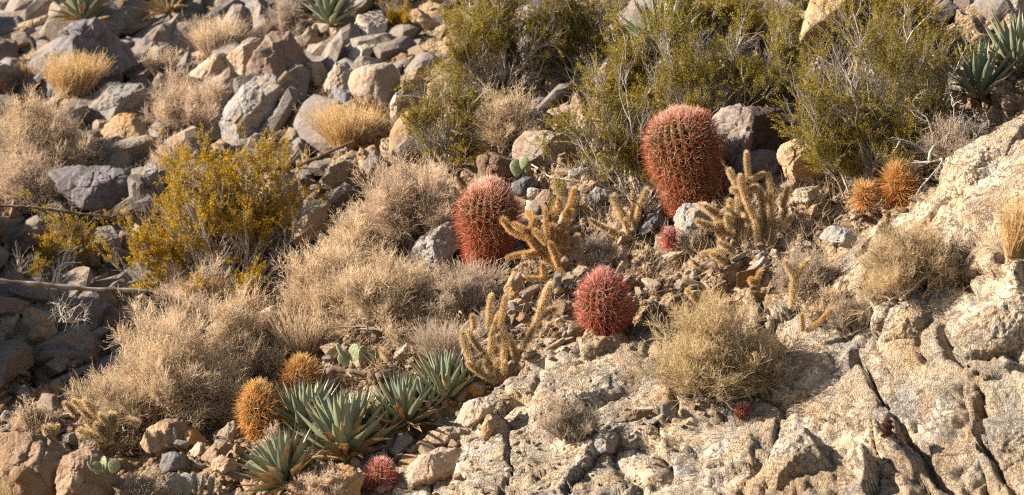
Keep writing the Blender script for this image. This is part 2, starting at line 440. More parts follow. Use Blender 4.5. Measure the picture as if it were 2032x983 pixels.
    for pts, wd, dp in CRACKS:
        kink = np.random.default_rng(int(pts[0][0]))
        fine = [pts[0]]
        for (ax, ay), (bx, by) in zip(pts[:-1], pts[1:]):
            for u in (0.25, 0.5, 0.75, 1.0): fine.append((ax + (bx - ax) * u + kink.uniform(-11, 11), ay + (by - ay) * u + kink.uniform(-6, 6)))
        pts = fine
        dmin = np.full(len(p), 1e6)
        for (ax, ay), (bx, by) in zip(pts[:-1], pts[1:]):
            u = np.clip(((sx - ax) * (bx - ax) + (sy - ay) * (by - ay)) / ((bx - ax) ** 2 + (by - ay) ** 2), 0, 1)
            dmin = np.minimum(dmin, np.hypot(sx - ax - u * (bx - ax), sy - ay - u * (by - ay)))
        disp = disp - dp * np.clip(1.0 - dmin / np.maximum(wd * (0.75 + 0.9 * fbm(p * 5, 3, 209)), 0.5), 0, 1)
    P2 = p + n.reshape(-1, 3) * disp[:, None]
    idx = np.arange(nx * nt_).reshape(nx, nt_)
    q = np.stack([idx[:-1, :-1], idx[1:, :-1], idx[1:, 1:], idx[:-1, 1:]], -1).reshape(-1, 4)
    me = make_mesh('hillside', P2, q, extra={'bed': bed})
    o = obj('hillside', me, hillside_material()); tag(o, kind='structure')
    bvh = BVHTree.FromPolygons([tuple(v) for v in P2.tolist()], q.tolist())
    return o, bvh

HILL, HBVH = build_hillside()
ORIGIN = Vector((0, 0, 0))

def ground(px, py):
    d = Vector(((px - CX) * K, 1.0, (CY - py) * K)).normalized()
    h = HBVH.ray_cast(ORIGIN, d)
    if h[0] is None: return ray(px, py, 30.0), Vector((0, -0.5, 0.8))
    nn = h[1]
    if nn.dot(d) > 0: nn = -nn
    return h[0], nn

def in_poly(x, y, poly):
    c = False
    j = len(poly) - 1
    for i in range(len(poly)):
        xi, yi = poly[i]; xj, yj = poly[j]
        if (yi > y) != (yj > y) and x < (xj - xi) * (y - yi) / (yj - yi) + xi: c = not c
        j = i
    return c

def sample_poly(poly):
    x0, x1 = min(p[0] for p in poly), max(p[0] for p in poly)
    y0, y1 = min(p[1] for p in poly), max(p[1] for p in poly)
    while True:
        x, y = random.uniform(x0, x1), random.uniform(y0, y1)
        if in_poly(x, y, poly): return x, y
# ------------------------------------------------------------------ rocks
M_TAN = rock_material('tan_rock', (0.376, 0.272, 0.168), (0.288, 0.208, 0.136), (0.336, 0.176, 0.072), scale=6)
M_ORANGE = rock_material('orange_rock', (0.368, 0.224, 0.104), (0.304, 0.160, 0.064), (0.160, 0.088, 0.048), scale=7)
M_GREY = rock_material('grey_rock', (0.288, 0.256, 0.224), (0.216, 0.200, 0.188), (0.288, 0.184, 0.096), scale=6)
M_PURPLE = rock_material('purple_grey_rock', (0.216, 0.188, 0.192), (0.160, 0.140, 0.148), (0.096, 0.072, 0.064), scale=7)
M_BROWN = rock_material('brown_rock', (0.216, 0.144, 0.100), (0.160, 0.108, 0.080), (0.264, 0.160, 0.080), scale=7)
M_PALE = rock_material('pale_rock', (0.43, 0.365, 0.295), (0.36, 0.285, 0.205), (0.25, 0.16, 0.09), scale=6, stain_amt=0.55)
M_DARK = rock_material('dark_rock', (0.14, 0.135, 0.145), (0.19, 0.17, 0.16), (0.09, 0.07, 0.06), scale=8)
M_TWO = rock_material('varnished_shaded_rock', (0.34, 0.27, 0.22), (0.26, 0.175, 0.13), (0.14, 0.075, 0.05), scale=5, split=(0.075, 0.043, 0.032))  # split colour: varnish, darkened further for the face turned from the sun
M_RUST = rock_material('cracked_rock', (0.28, 0.195, 0.13), (0.22, 0.155, 0.11), (0.14, 0.08, 0.045), scale=5)
M_BED = bedrock_material('granular_bedrock')
MATS = dict(tan=M_TAN, orange=M_ORANGE, grey=M_GREY, purple=M_PURPLE, brown=M_BROWN, pale=M_PALE, dark=M_DARK, bed=M_BED, two=M_TWO, rust=M_RUST)

_ico = {}
def ico(level):
    if level not in _ico:
        import bmesh
        bm = bmesh.new()
        bmesh.ops.create_icosphere(bm, subdivisions=level, radius=1)
        v = np.array([x.co[:] for x in bm.verts]); f = np.array([[y.index for y in x.verts] for x in bm.faces])
        bm.free()
        _ico[level] = (nrm(v), f)
    return _ico[level]

def hull2(pts):
    pts = sorted(set((round(a, 6), round(b, 6)) for a, b in pts))
    def half(ps):
        o = []
        for p in ps:
            while len(o) >= 2 and (o[-1][0] - o[-2][0]) * (p[1] - o[-2][1]) - (o[-1][1] - o[-2][1]) * (p[0] - o[-2][0]) <= 0: o.pop()
            o.append(p)
        return o[:-1]
    return half(pts) + half(pts[::-1])

def rock_shape(planes, level, p, size, rough, seed, grit=1.0, strata=0.0):
    d, f = ico(level)
    nn = nrm(np.array([a for a, b in planes], dtype=float)); dd = np.array([b for a, b in planes])
    inv = np.zeros(len(d))
    ch = 20000
    for i in range(0, len(d), ch):
        k = np.maximum(d[i:i + ch] @ nn.T, 0) / dd[None, :]
        mx = k.max(1)
        inv[i:i + ch] = mx * (np.sum((k / mx[:, None]) ** p, 1)) ** (1 / p)
    v = d / inv[:, None]
    s = size
    q = v + seed * 3.17
    disp = rough * s * (0.40 * fbm(q / s * 2.6, 2, seed) + 0.22 * ridged(q / s * 5.5, 4, seed + 3) + 0.10 * fbm(q / s * 16, 3, seed + 7)) * 0.5
    if len(d) > 2000 and p >= 20 and grit < 2:     # broken faces
        e, hid, tl = worley(q / s * 3.4 + 0.12 * np.stack([fbm(q / s * 4 + 3 * k, 2, seed + 20 + k) for k in range(3)], 1), seed + 31)
        e2, hid2, tl2 = worley(q / s * 8.5 + 0.15 * np.stack([fbm(q / s * 9 + 3 * k, 2, seed + 24 + k) for k in range(3)], 1), seed + 37)
        disp = disp + s * (0.075 * tl + 0.02 * (hid - 0.5) - 0.016 * np.clip(1 - e / 0.06, 0, 1) + 0.035 * tl2 + 0.01 * (hid2 - 0.5))
    disp = disp + grit * (0.0035 * fbm(q * 32, 3, seed + 5))
    if strata > 0:
        ax = nrm(np.array([0.25, 0.15, 1.0]) + 0.25 * np.random.default_rng(seed).normal(size=3))
        lay = (q @ ax + 0.06 * s * vnoise(q / s * 3, seed + 9))[:, None] * np.array([[1, 0, 0]]) / s * 9
        disp = disp + strata * s * vnoise(lay, seed + 11)
    return v + d * disp[:, None], f

def boulder(label, mat, outline, thick=0.8, p=60, rough=0.055, seed=None, dist=None, front=None, facets=3, group=None, strata=0.0,
            level=None, side=None, name='boulder', embed=0.12, grit=1.0, cat='rock', smooth=True):
    """a rock with the outline's real size standing on the slope where its foot meets it"""
    seed = seed if seed is not None else int(abs(hash_str(label)) % 9973)
    rg = np.random.default_rng(seed)
    xs = [a for a, b in outline]; ys = [b for a, b in outline]
    w, h = max(xs) - min(xs), max(ys) - min(ys)
    if dist is None:
        foot = [ground(a, b)[0].y for a, b in outline if b > max(ys) - 0.35 * h]
        dist = min(foot)
    s = K * dist
    size = 0.5 * (w + h) * s
    T = thick * min(w, h) * s if thick > 0 else -thick
    yc = dist + embed * size
    hu = hull2([((a - CX) * K * yc, (CY - b) * K * yc) for a, b in outline])
    cx = sum(a for a, b in hu) / len(hu); cz = sum(b for a, b in hu) / len(hu)
    planes = []
    for i in range(len(hu)):
        (ax, az), (bx, bz) = hu[i], hu[(i + 1) % len(hu)]
        ax -= cx; bx -= cx; az -= cz; bz -= cz
        ex, ez = bx - ax, bz - az
        L = math.hypot(ex, ez)
        if L < 1e-5: continue
        nx, nz = ez / L, -ex / L
        d = nx * ax + nz * az
        tf = math.radians(rg.uniform(*(side or (3, 32)))); tb = math.radians(rg.uniform(5, 35))
        planes.append(((nx * math.cos(tf), -math.sin(tf), nz * math.cos(tf)), d * math.cos(tf)))
        planes.append(((nx * math.cos(tb), math.sin(tb), nz * math.cos(tb)), d * math.cos(tb)))
    if front is None: front = [(-rg.uniform(0.25, 0.9), -1, rg.uniform(-0.1, 0.5), rg.uniform(0.6, 0.95)), (rg.uniform(0.2, 0.9), -1, rg.uniform(-0.3, 0.35), rg.uniform(0.6, 0.95)), (rg.uniform(-0.3, 0.3), -0.6, 1.0, rg.uniform(0.75, 1.1))]
    for fx, fy, fz, fd in front: planes.append(((fx, fy, fz), T * 0.5 * fd))
    planes.append(((rg.uniform(-.2, .2), 1, rg.uniform(-.2, .2)), T * 0.6))
    for _ in range(facets):
        dv = nrm(np.array([rg.normal(), -abs(rg.normal()) * 1.2, rg.normal()]))
        # a facet that shaves an edge a little
        k = max(np.array([np.dot(dv, nrm(np.array(a, dtype=float))) / b for a, b in planes]))
        planes.append((tuple(dv), (1 / k) * rg.uniform(0.8, 0.96)))
    if level is None: level = 6 if max(w, h) > 70 else 5 if max(w, h) > 26 else 4
    v, f = rock_shape(planes, level, p, size, rough, seed, grit, strata)
    me = make_mesh(name, v, None, f, smooth=smooth)
    o = obj(name, me, MATS[mat], loc=(cx, yc, cz))
    return tag(o, label, cat, group)

def hash_str(s):
    h = 5381
    for ch in s: h = (h * 33 + ord(ch)) & 0x7FFFFFFF
    return h
# ------------------------------------------------------------------ plant materials
P_TAN = plant_material('dry_tan_twigs', [(0, (0.46, 0.345, 0.225)), (0.5, (0.80, 0.65, 0.475)), (1, (0.93, 0.82, 0.65))], 0.5)
P_GOLD = plant_material('golden_dry_grass', [(0, (0.54, 0.36, 0.16)), (0.5, (0.80, 0.60, 0.33)), (1, (0.90, 0.76, 0.50))], 0.5)
P_PINK = plant_material('pinkish_dry_twigs', [(0, (0.46, 0.34, 0.25)), (0.5, (0.78, 0.635, 0.49)), (1, (0.91, 0.79, 0.65))], 0.5)
P_GREY = plant_material('grey_dry_twigs', [(0, (0.34, 0.265, 0.20)), (0.5, (0.62, 0.51, 0.40)), (1, (0.78, 0.67, 0.55))], 0.45)
P_OLIVE = plant_material('olive_tan_twigs', [(0, (0.40, 0.30, 0.17)), (0.5, (0.71, 0.56, 0.36)), (1, (0.87, 0.75, 0.54))], 0.5)
P_LEAFY = plant_material('small_yellow_green_leaves', [(0, (0.20, 0.26, 0.02)), (1, (0.44, 0.52, 0.06))], 0.5)
P_WOOD = plant_material('grey_weathered_stems', [(0, (0.16, 0.125, 0.10)), (0.5, (0.38, 0.325, 0.27)), (1, (0.64, 0.585, 0.52))], 0.0)
P_DARKWOOD = plant_material('brown_dead_wood', [(0, (0.07, 0.045, 0.03)), (0.5, (0.17, 0.115, 0.075)), (1, (0.30, 0.22, 0.16))], 0.0)
P_CREO = plant_material('creosote_leaves', [(0, (0.135, 0.106, 0.012)), (0.5, (0.31, 0.235, 0.025)), (0.85, (0.50, 0.37, 0.045)), (1, (0.54, 0.29, 0.045))], 0.48, var=0.3)
P_CREOY = plant_material('yellow_creosote_leaves', [(0, (0.28, 0.175, 0.010)), (0.5, (0.50, 0.315, 0.016)), (0.85, (0.62, 0.40, 0.024)), (1, (0.60, 0.29, 0.03))], 0.42, var=0.3)
P_AGAVE = plant_material('agave_leaf', [(0, (0.50, 0.46, 0.32)), (0.12, (0.18, 0.212, 0.13)), (0.6, (0.215, 0.25, 0.165)), (1, (0.15, 0.18, 0.11))], 0.08, rough=0.42, gloss=0.5, var=0.15, patch=(0.29, 0.265, 0.15), patch_scale=9)
P_AGAVEDRY = plant_material('dry_agave_leaf', [(0, (0.20, 0.12, 0.06)), (0.5, (0.48, 0.31, 0.15)), (1, (0.60, 0.44, 0.26))], 0.3, var=0.3)
P_TIP = plant_material('dark_leaf_tip', [(0, (0.10, 0.06, 0.045)), (1, (0.34, 0.27, 0.22))], 0.0)
P_BARREL = plant_material('barrel_flesh', [(0, (0.028, 0.032, 0.012)), (0.6, (0.075, 0.08, 0.025)), (1, (0.19, 0.145, 0.05))], 0.0, rough=0.6, gloss=0.3)
P_DEADFLESH = plant_material('dead_barrel_flesh', [(0, (0.03, 0.018, 0.013)), (1, (0.11, 0.055, 0.035))], 0.0)
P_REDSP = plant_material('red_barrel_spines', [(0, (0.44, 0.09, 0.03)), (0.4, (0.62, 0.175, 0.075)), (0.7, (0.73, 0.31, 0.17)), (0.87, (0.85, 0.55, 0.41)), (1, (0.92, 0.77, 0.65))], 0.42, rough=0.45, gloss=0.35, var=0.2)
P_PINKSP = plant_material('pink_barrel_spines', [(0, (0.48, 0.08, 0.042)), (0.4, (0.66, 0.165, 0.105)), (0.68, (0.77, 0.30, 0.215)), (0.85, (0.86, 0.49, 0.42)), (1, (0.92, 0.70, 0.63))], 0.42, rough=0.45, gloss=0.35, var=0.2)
P_ORSP = plant_material('orange_barrel_spines', [(0, (0.58, 0.20, 0.05)), (0.45, (0.74, 0.39, 0.11)), (0.8, (0.80, 0.54, 0.20)), (1, (0.85, 0.66, 0.36))], 0.35, rough=0.45, gloss=0.35, var=0.2)
P_BRSP = plant_material('brown_barrel_spines', [(0, (0.06, 0.03, 0.02)), (1, (0.20, 0.09, 0.06))], 0.1)
P_CHOLLA = plant_material('cholla_flesh', [(0, (0.20, 0.12, 0.045)), (1, (0.40, 0.28, 0.105))], 0.0, var=0.2)
P_CHSP = plant_material('golden_cholla_spines', [(0, (0.80, 0.54, 0.27)), (0.5, (0.93, 0.77, 0.51)), (1, (0.97, 0.92, 0.77))], 0.6, var=0.15)
P_CHSPB = plant_material('brown_cholla_spines', [(0, (0.70, 0.41, 0.16)), (0.5, (0.88, 0.64, 0.33)), (1, (0.96, 0.85, 0.60))], 0.55, var=0.15)
P_PAD = plant_material('prickly_pear_pad', [(0, (0.21, 0.25, 0.12)), (0.85, (0.25, 0.29, 0.16)), (0.95, (0.62, 0.55, 0.40)), (1, (0.62, 0.55, 0.40))], 0.0, rough=0.55, gloss=0.35, var=0.2)
P_PADGREY = plant_material('grey_withered_pad', [(0, (0.22, 0.215, 0.18)), (0.85, (0.31, 0.295, 0.245)), (0.95, (0.55, 0.50, 0.40)), (1, (0.6, 0.55, 0.45))], 0.0, rough=0.6, gloss=0.3, var=0.25)
P_PADSP = plant_material('pale_pad_spines', [(0, (0.5, 0.42, 0.28)), (1, (0.8, 0.74, 0.6))], 0.2)

# ------------------------------------------------------------------ growth
def grow(S, D, L, Kp, wig, lift=0.0):
    n = len(S)
    P = np.empty((n, Kp, 3)); P[:, 0] = S
    d = nrm(D.copy())
    st = (np.asarray(L) / (Kp - 1))[:, None]
    for i in range(1, Kp):
        d = nrm(d + wig * RNG.normal(size=(n, 3)) + np.array([0, 0, lift]))
        P[:, i] = P[:, i - 1] + d * st
    return P

def sprout(P, n, t0, t1, spread, up=0.0):
    """n side shoots per polyline: start points, directions, position along the parent"""
    m, Kp, _ = P.shape
    idx = np.repeat(np.arange(m), n)
    t = RNG.uniform(t0, t1, size=m * n)
    f = t * (Kp - 1); i = np.minimum(f.astype(int), Kp - 2); u = (f - i)[:, None]
    a, b = P[idx, i], P[idx, i + 1]
    d = nrm(nrm(b - a) + spread * nrm(RNG.normal(size=(m * n, 3))) + np.array([0, 0, up]))
    return a * (1 - u) + b * u, d, t

def taper(n, Kp, r0, r1):
    r = np.linspace(1, 0, Kp)[None, :] * (r0 - r1) + r1
    return np.broadcast_to(r, (n, Kp)) * RNG.uniform(0.75, 1.25, size=(n, 1))

def dome_dirs(n, w, dep, h, inner=0.55):
    """targets spread through a half ellipsoid"""
    d = nrm(RNG.normal(size=(n, 3))); d[:, 2] = np.abs(d[:, 2]) * 0.95 + 0.08
    d = nrm(d) * RNG.uniform(inner, 1.0, size=(n, 1))
    return d * np.array([w / 2, dep / 2, h])

def leaf_quads(pos, size, flat=0.6, aspect=0.5):
    n = len(pos)
    a = nrm(RNG.normal(size=(n, 3))); b = nrm(np.cross(a, RNG.normal(size=(n, 3))))
    s = size * RNG.uniform(0.6, 1.3, size=(n, 1))
    v = np.stack([pos - a * s * 0.5, pos + b * s * aspect * 0.5, pos + a * s * 0.5, pos - b * s * aspect * 0.5], 1)
    return v.reshape(-1, 3), np.arange(n * 4).reshape(n, 4)

def dry_shrub(label, px, py, w, h, mat, dens=1.0, group='dry shrubs on the slope', fine=0.00085, leaf=None, lean=(0.0, 0.0), dep=0.85, seeds=True, wood=P_GREY, name='dry_shrub', dist=None, nocopy=True):
    base = ground(px, py)[0] if dist is None else ray(px, py, dist)
    s = K * base.y
    W, H = w * s, h * s
    area = (w * h) / (200 * 130.0)
    n0 = int(np.clip(26 + 16 * area, 22, 70))
    tgt = dome_dirs(n0, W * 0.95, W * dep * 0.9, H * 0.95)
    tgt[:, 0] += lean[0] * H * tgt[:, 2] / H
    st = RNG.normal(size=(n0, 3)) * np.array([W * 0.07, W * 0.06, 0.0]); st[:, 2] = -0.015
    L = np.linalg.norm(tgt - st, axis=1)
    P0 = grow(st, nrm(tgt - st), L * 0.95, 6, 0.16, 0.05)
    wd = MB(); v, q, c = tubes(P0, taper(n0, 6, 0.0062, 0.0018), 4, RNG.uniform(0.2, 0.9, n0)); wd.add(v, q, None, c)
    nb = max(5, n0 // 4); pick = RNG.choice(n0, nb, replace=False)
    PB = grow(st[pick], nrm(tgt[pick] - st[pick]), L[pick] * RNG.uniform(0.95, 1.18, nb), 9, 0.22, 0.03)
    v, q, c = tubes(PB, taper(nb, 9, 0.0036, 0.0012), 4, RNG.uniform(0.5, 1.0, nb)); wd.add(v, q, None, c)
    SB, DB, _ = sprout(PB, 3, 0.4, 1.0, 0.9, 0.1)
    PB2 = grow(SB, DB, RNG.uniform(0.03, 0.12, len(SB)), 5, 0.3, 0.0)
    v, q, c = tubes(PB2, taper(len(PB2), 5, 0.0018, 0.0009), 3, RNG.uniform(0.5, 1.0, len(PB2))); wd.add(v, q, None, c)
    k1 = 7
    S1, D1, t1 = sprout(P0, k1, 0.25, 1.0, 0.55, 0.35)
    P1 = grow(S1, D1, np.repeat(L, k1) * RNG.uniform(0.22, 0.42, n0 * k1), 5, 0.22, 0.05)
    v, q, c = tubes(P1, taper(len(P1), 5, 0.0022, 0.0012), 3, RNG.uniform(0.1, 0.9, len(P1))); wd.add(v, q, None, c)
    cr = MB()
    k2 = int(np.clip(13 * dens * max(1.0, area) ** 0.35, 7, 22))
    S2, D2, t2 = sprout(P1, k2, 0.15, 1.0, 0.68, 0.25)
    l2 = np.clip(0.16 * (W + H) * 0.5, 0.035, 0.085)
    P2 = grow(S2, D2, RNG.uniform(0.5, 1.5, len(S2)) * l2 * 1.05, 4, 0.22, 0.04)
    v, q, c = tubes(P2, taper(len(P2), 4, fine * 1.25, fine * 0.7), 3, RNG.uniform(0.15, 1, len(P2))); cr.add(v, q, None, c)
    S3, D3, t3 = sprout(P2, 4, 0.2, 1.0, 0.8, 0.15)
    P3 = grow(S3, D3, RNG.uniform(0.3, 0.8, len(S3)) * l2 * 0.75, 3, 0.16, 0.0)
    v, q, c = tubes(P3, taper(len(P3), 3, fine, fine * 0.6), 3, RNG.uniform(0.3, 1, len(P3))); cr.add(v, q, None, c)
    if seeds:
        v, q = leaf_quads(P3[:, -1], 0.0042, aspect=0.6); cr.add(v, q, None, np.repeat(RNG.uniform(0.4, 1, len(P3)), 4))
    t = thing(name, base, label, 'shrub' if name != 'grass_tuft' else 'grass', group)
    obj('woody_base', wd.mesh('woody_base'), wood, t)
    obj('crown', cr.mesh('crown'), mat, t)
    if leaf:
        nl = int(leaf * len(P3)); pick = RNG.choice(len(P3), nl, replace=False)
        v, q = leaf_quads(P3[pick, -1], 0.010, aspect=0.6)
        lf = MB(); lf.add(v, q, None, np.repeat(RNG.uniform(0, 1, nl), 4)); obj('foliage', lf.mesh('foliage'), P_LEAFY, t)
    return t

def grass_tuft(label, px, py, w, h, mat, n=900, group='dry grass tufts on the slope', lean=0.0, dist=None, near=0.0, r=0.0011, name='grass_tuft'):
    base = ground(px, py)[0] if dist is None else ray(px, py, dist)
    if near: base = ray(px, py, base.y - near)
    s = K * base.y
    W, H = 1.15 * w * s, 1.12 * h * s
    mb = MB()
    for (cnt, hh, tn) in ((int(n * 0.75), 1.0, (0.25, 1.0)), (int(n * 0.25), 0.6, (0.0, 0.6))):
        a = RNG.uniform(0, 2 * np.pi, cnt); rr = np.sqrt(RNG.uniform(0, 1, cnt))
        S = np.stack([np.cos(a) * rr * W * 0.20, np.sin(a) * rr * W * 0.18, np.full(cnt, -0.01)], 1)
        D = np.stack([np.cos(a) * rr * W * 0.42 + lean * H, np.sin(a) * rr * W * 0.36, np.full(cnt, H * 0.95)], 1) + RNG.normal(size=(cnt, 3)) * np.array([W * .07, W * .07, H * .05])
        L = np.linalg.norm(D, axis=1) * RNG.uniform(0.55, 1.08, cnt) * hh
        P = grow(S, D, L, 6, 0.085, -0.03)
        tt = RNG.uniform(*tn, size=(cnt, 1)) * 0.7 + np.linspace(0.0, 0.3, 6)[None, :]
        v, q, c = tubes(P, taper(cnt, 6, r * 1.2, r * 0.55), 3, tt); mb.add(v, q, None, c)
        # short side wisps near the tips
        S1, D1, _ = sprout(P, 2, 0.55, 1.0, 0.55, 0.1)
        P1 = grow(S1, D1, RNG.uniform(0.015, 0.05, len(S1)), 3, 0.2, -0.02)
        v, q, c = tubes(P1, taper(len(P1), 3, r * 0.8, r * 0.5), 3, RNG.uniform(0.4, 1, len(P1))); mb.add(v, q, None, c)
    o = obj(name, mb.mesh(name), mat, None, base)
    return tag(o, label, 'grass', group)

def creosote(label, px, py, w, h, mat=P_CREO, stems=16, dens=1.0, lean=0.0, spread=1.0, group='creosote bushes on the slope', leafsize=0.0094, bare=0.2, dist=None, dep=0.7, thick=0.0052, name='creosote_bush', inner=0.6, pale=(0.3, 1.0)):
    base = ground(px, py)[0] if dist is None else ray(px, py, dist)
    s = K * base.y
    W, H = w * s, h * s
    tgt = dome_dirs(stems, W * 0.82 * spread, W * dep * spread, H * 0.95, inner)
    tgt[:, 0] += lean * tgt[:, 2]
    st = RNG.normal(size=(stems, 3)) * np.array([W * 0.05, W * 0.04, 0]); st[:, 2] = -0.02
    L = np.linalg.norm(tgt - st, axis=1)
    P0 = grow(st, nrm(tgt - st) + np.array([0, 0, 0.12]), L * 0.92, 9, 0.13, 0.0)
    wd = MB(); v, q, c = tubes(P0, taper(stems, 9, thick, 0.0018), 5, RNG.uniform(pale[0], pale[1], stems)); wd.add(v, q, None, c)
    S1, D1, t1 = sprout(P0, 9, bare, 1.0, 0.62, 0.4)
    P1 = grow(S1, D1, np.repeat(L, 9) * RNG.uniform(0.2, 0.42, stems * 9), 6, 0.2, 0.04)
    v, q, c = tubes(P1, taper(len(P1), 6, 0.0028, 0.0011), 4, RNG.uniform(pale[0] * 0.7, pale[1], len(P1))); wd.add(v, q, None, c)
    k2 = max(3, int(9 * dens))
    S2, D2, t2 = sprout(P1, k2, 0.25, 1.0, 0.65, 0.3)
    P2 = grow(S2, D2, RNG.uniform(0.05, 0.14, len(S2)) * (H / 0.6) ** 0.4, 4, 0.25, 0.06)
    v, q, c = tubes(P2, taper(len(P2), 4, 0.0013, 0.0008), 3, RNG.uniform(0.1, 0.6, len(P2))); wd.add(v, q, None, c)
    t = thing(name, base, label, 'bush', group)
    obj('stem_cluster', wd.mesh('stem_cluster'), P_WOOD, t)
    # leaves in little clumps toward the twig ends
    keep = vnoise(P2[:, -1] * 7.0 + RNG.uniform(0, 50), 3) > -0.14
    Pk = P2[keep]
    nl = int(30 * min(1.3, dens + 0.2))
    S3, D3, _ = sprout(Pk, nl, 0.35, 1.0, 1.0, 0.1)
    pos = S3 + RNG.normal(size=S3.shape) * 0.0065
    v, q = leaf_quads(pos, leafsize, aspect=0.62)
    mb = MB(); mb.add(v, q, None, np.repeat(np.clip(RNG.beta(2, 2.2, len(pos)), 0, 1), 4))
    obj('foliage', mb.mesh('foliage', False), mat, t)
    return t

def bare_branches(name, label, px, py, w, h, n=10, thick=0.005, lean=0.0, group=None, pale=(0.3, 1.0), mat=P_WOOD, flat=0.35, dist=None, cat='dead shrub', kids=5):
    base = ground(px, py)[0] if dist is None else ray(px, py, dist)
    s = K * base.y
    W, H = w * s, h * s
    tgt = dome_dirs(n, W, W * 0.5, H, 0.6); tgt[:, 0] += lean * W * 0.5
    st = RNG.normal(size=(n, 3)) * np.array([W * 0.05, W * 0.04, 0])
    L = np.linalg.norm(tgt - st, axis=1)
    P0 = grow(st, nrm(tgt - st), L, 10, 0.24, 0.0)
    mb = MB(); v, q, c = tubes(P0, taper(n, 10, thick, thick * 0.4), 5, RNG.uniform(pale[0], pale[1], n)); mb.add(v, q, None, c)
    S1, D1, _ = sprout(P0, kids, 0.25, 1.0, 0.9, 0.1)
    P1 = grow(S1, D1, np.repeat(L, kids) * RNG.uniform(0.15, 0.4, n * kids), 6, 0.3, 0.0)
    v, q, c = tubes(P1, taper(len(P1), 6, thick * 0.5, thick * 0.2), 4, RNG.uniform(pale[0], pale[1], len(P1))); mb.add(v, q, None, c)
    S2, D2, _ = sprout(P1, 3, 0.25, 1.0, 0.9, 0.1)
    P2 = grow(S2, D2, RNG.uniform(0.02, 0.08, len(S2)), 4, 0.3, 0.0)
    v, q, c = tubes(P2, taper(len(P2), 4, thick * 0.24, thick * 0.12), 3, RNG.uniform(pale[0], pale[1], len(P2))); mb.add(v, q, None, c)
    return tag(obj(name, mb.mesh(name), mat, None, base), label, cat, group)

def stick(name, label, pts, r0, r1, mat=P_WOOD, tint=0.5, cat='stick', wob=0.004, twigs=0, group=None, lift=0.02, dist=None):
    """a fallen stalk or branch lying over the stones along a run of points"""
    if dist is None:
        W = [ground(a, b)[0] for a, b in pts]
        W = [Vector((p.x, p.y - 0.04, p.z + lift)) for p in W]
        ym = sorted(p.y for p in W)[0]
        W = [ray(a, b, 0.35 * p.y + 0.65 * ym) for (a, b), p in zip(pts, W)]
    else: W = [ray(a, b, dist + 0.02 * i) for i, (a, b) in enumerate(pts)]
    o0 = W[0].copy()
    A = np.array([(p - o0)[:] for p in W])
    n = 26
    f = np.linspace(0, len(A) - 1, n); i = np.minimum(f.astype(int), len(A) - 2); u = (f - i)[:, None]
    P = A[i] * (1 - u) + A[i + 1] * u
    P = smooth1(P, 0, 3) + wob * np.stack([vnoise(np.stack([f * 2.3, f * 0 + k, f * 0 + len(pts)], 1), 5) for k in range(3)], 1)
    R = np.linspace(r0, r1, n)[None, :] * (1 + 0.12 * RNG.normal(size=(1, n)))
    mb = MB(); v, q, c = tubes(P[None], R, 7, np.clip(tint + 0.25 * RNG.normal(size=(1, n)), 0, 1)); mb.add(v, q, None, c)
    if twigs:
        S1, D1, _ = sprout(P[None], twigs, 0.2, 1.0, 1.0, 0.1)
        P1 = grow(S1, D1, RNG.uniform(0.03, 0.12, len(S1)), 5, 0.3, 0)
        v, q, c = tubes(P1, taper(len(P1), 5, r1 * 0.8, r1 * 0.3), 4, RNG.uniform(0.2, 1, len(P1))); mb.add(v, q, None, c)
    return tag(obj(name, mb.mesh(name), mat, None, o0), label, cat, group)

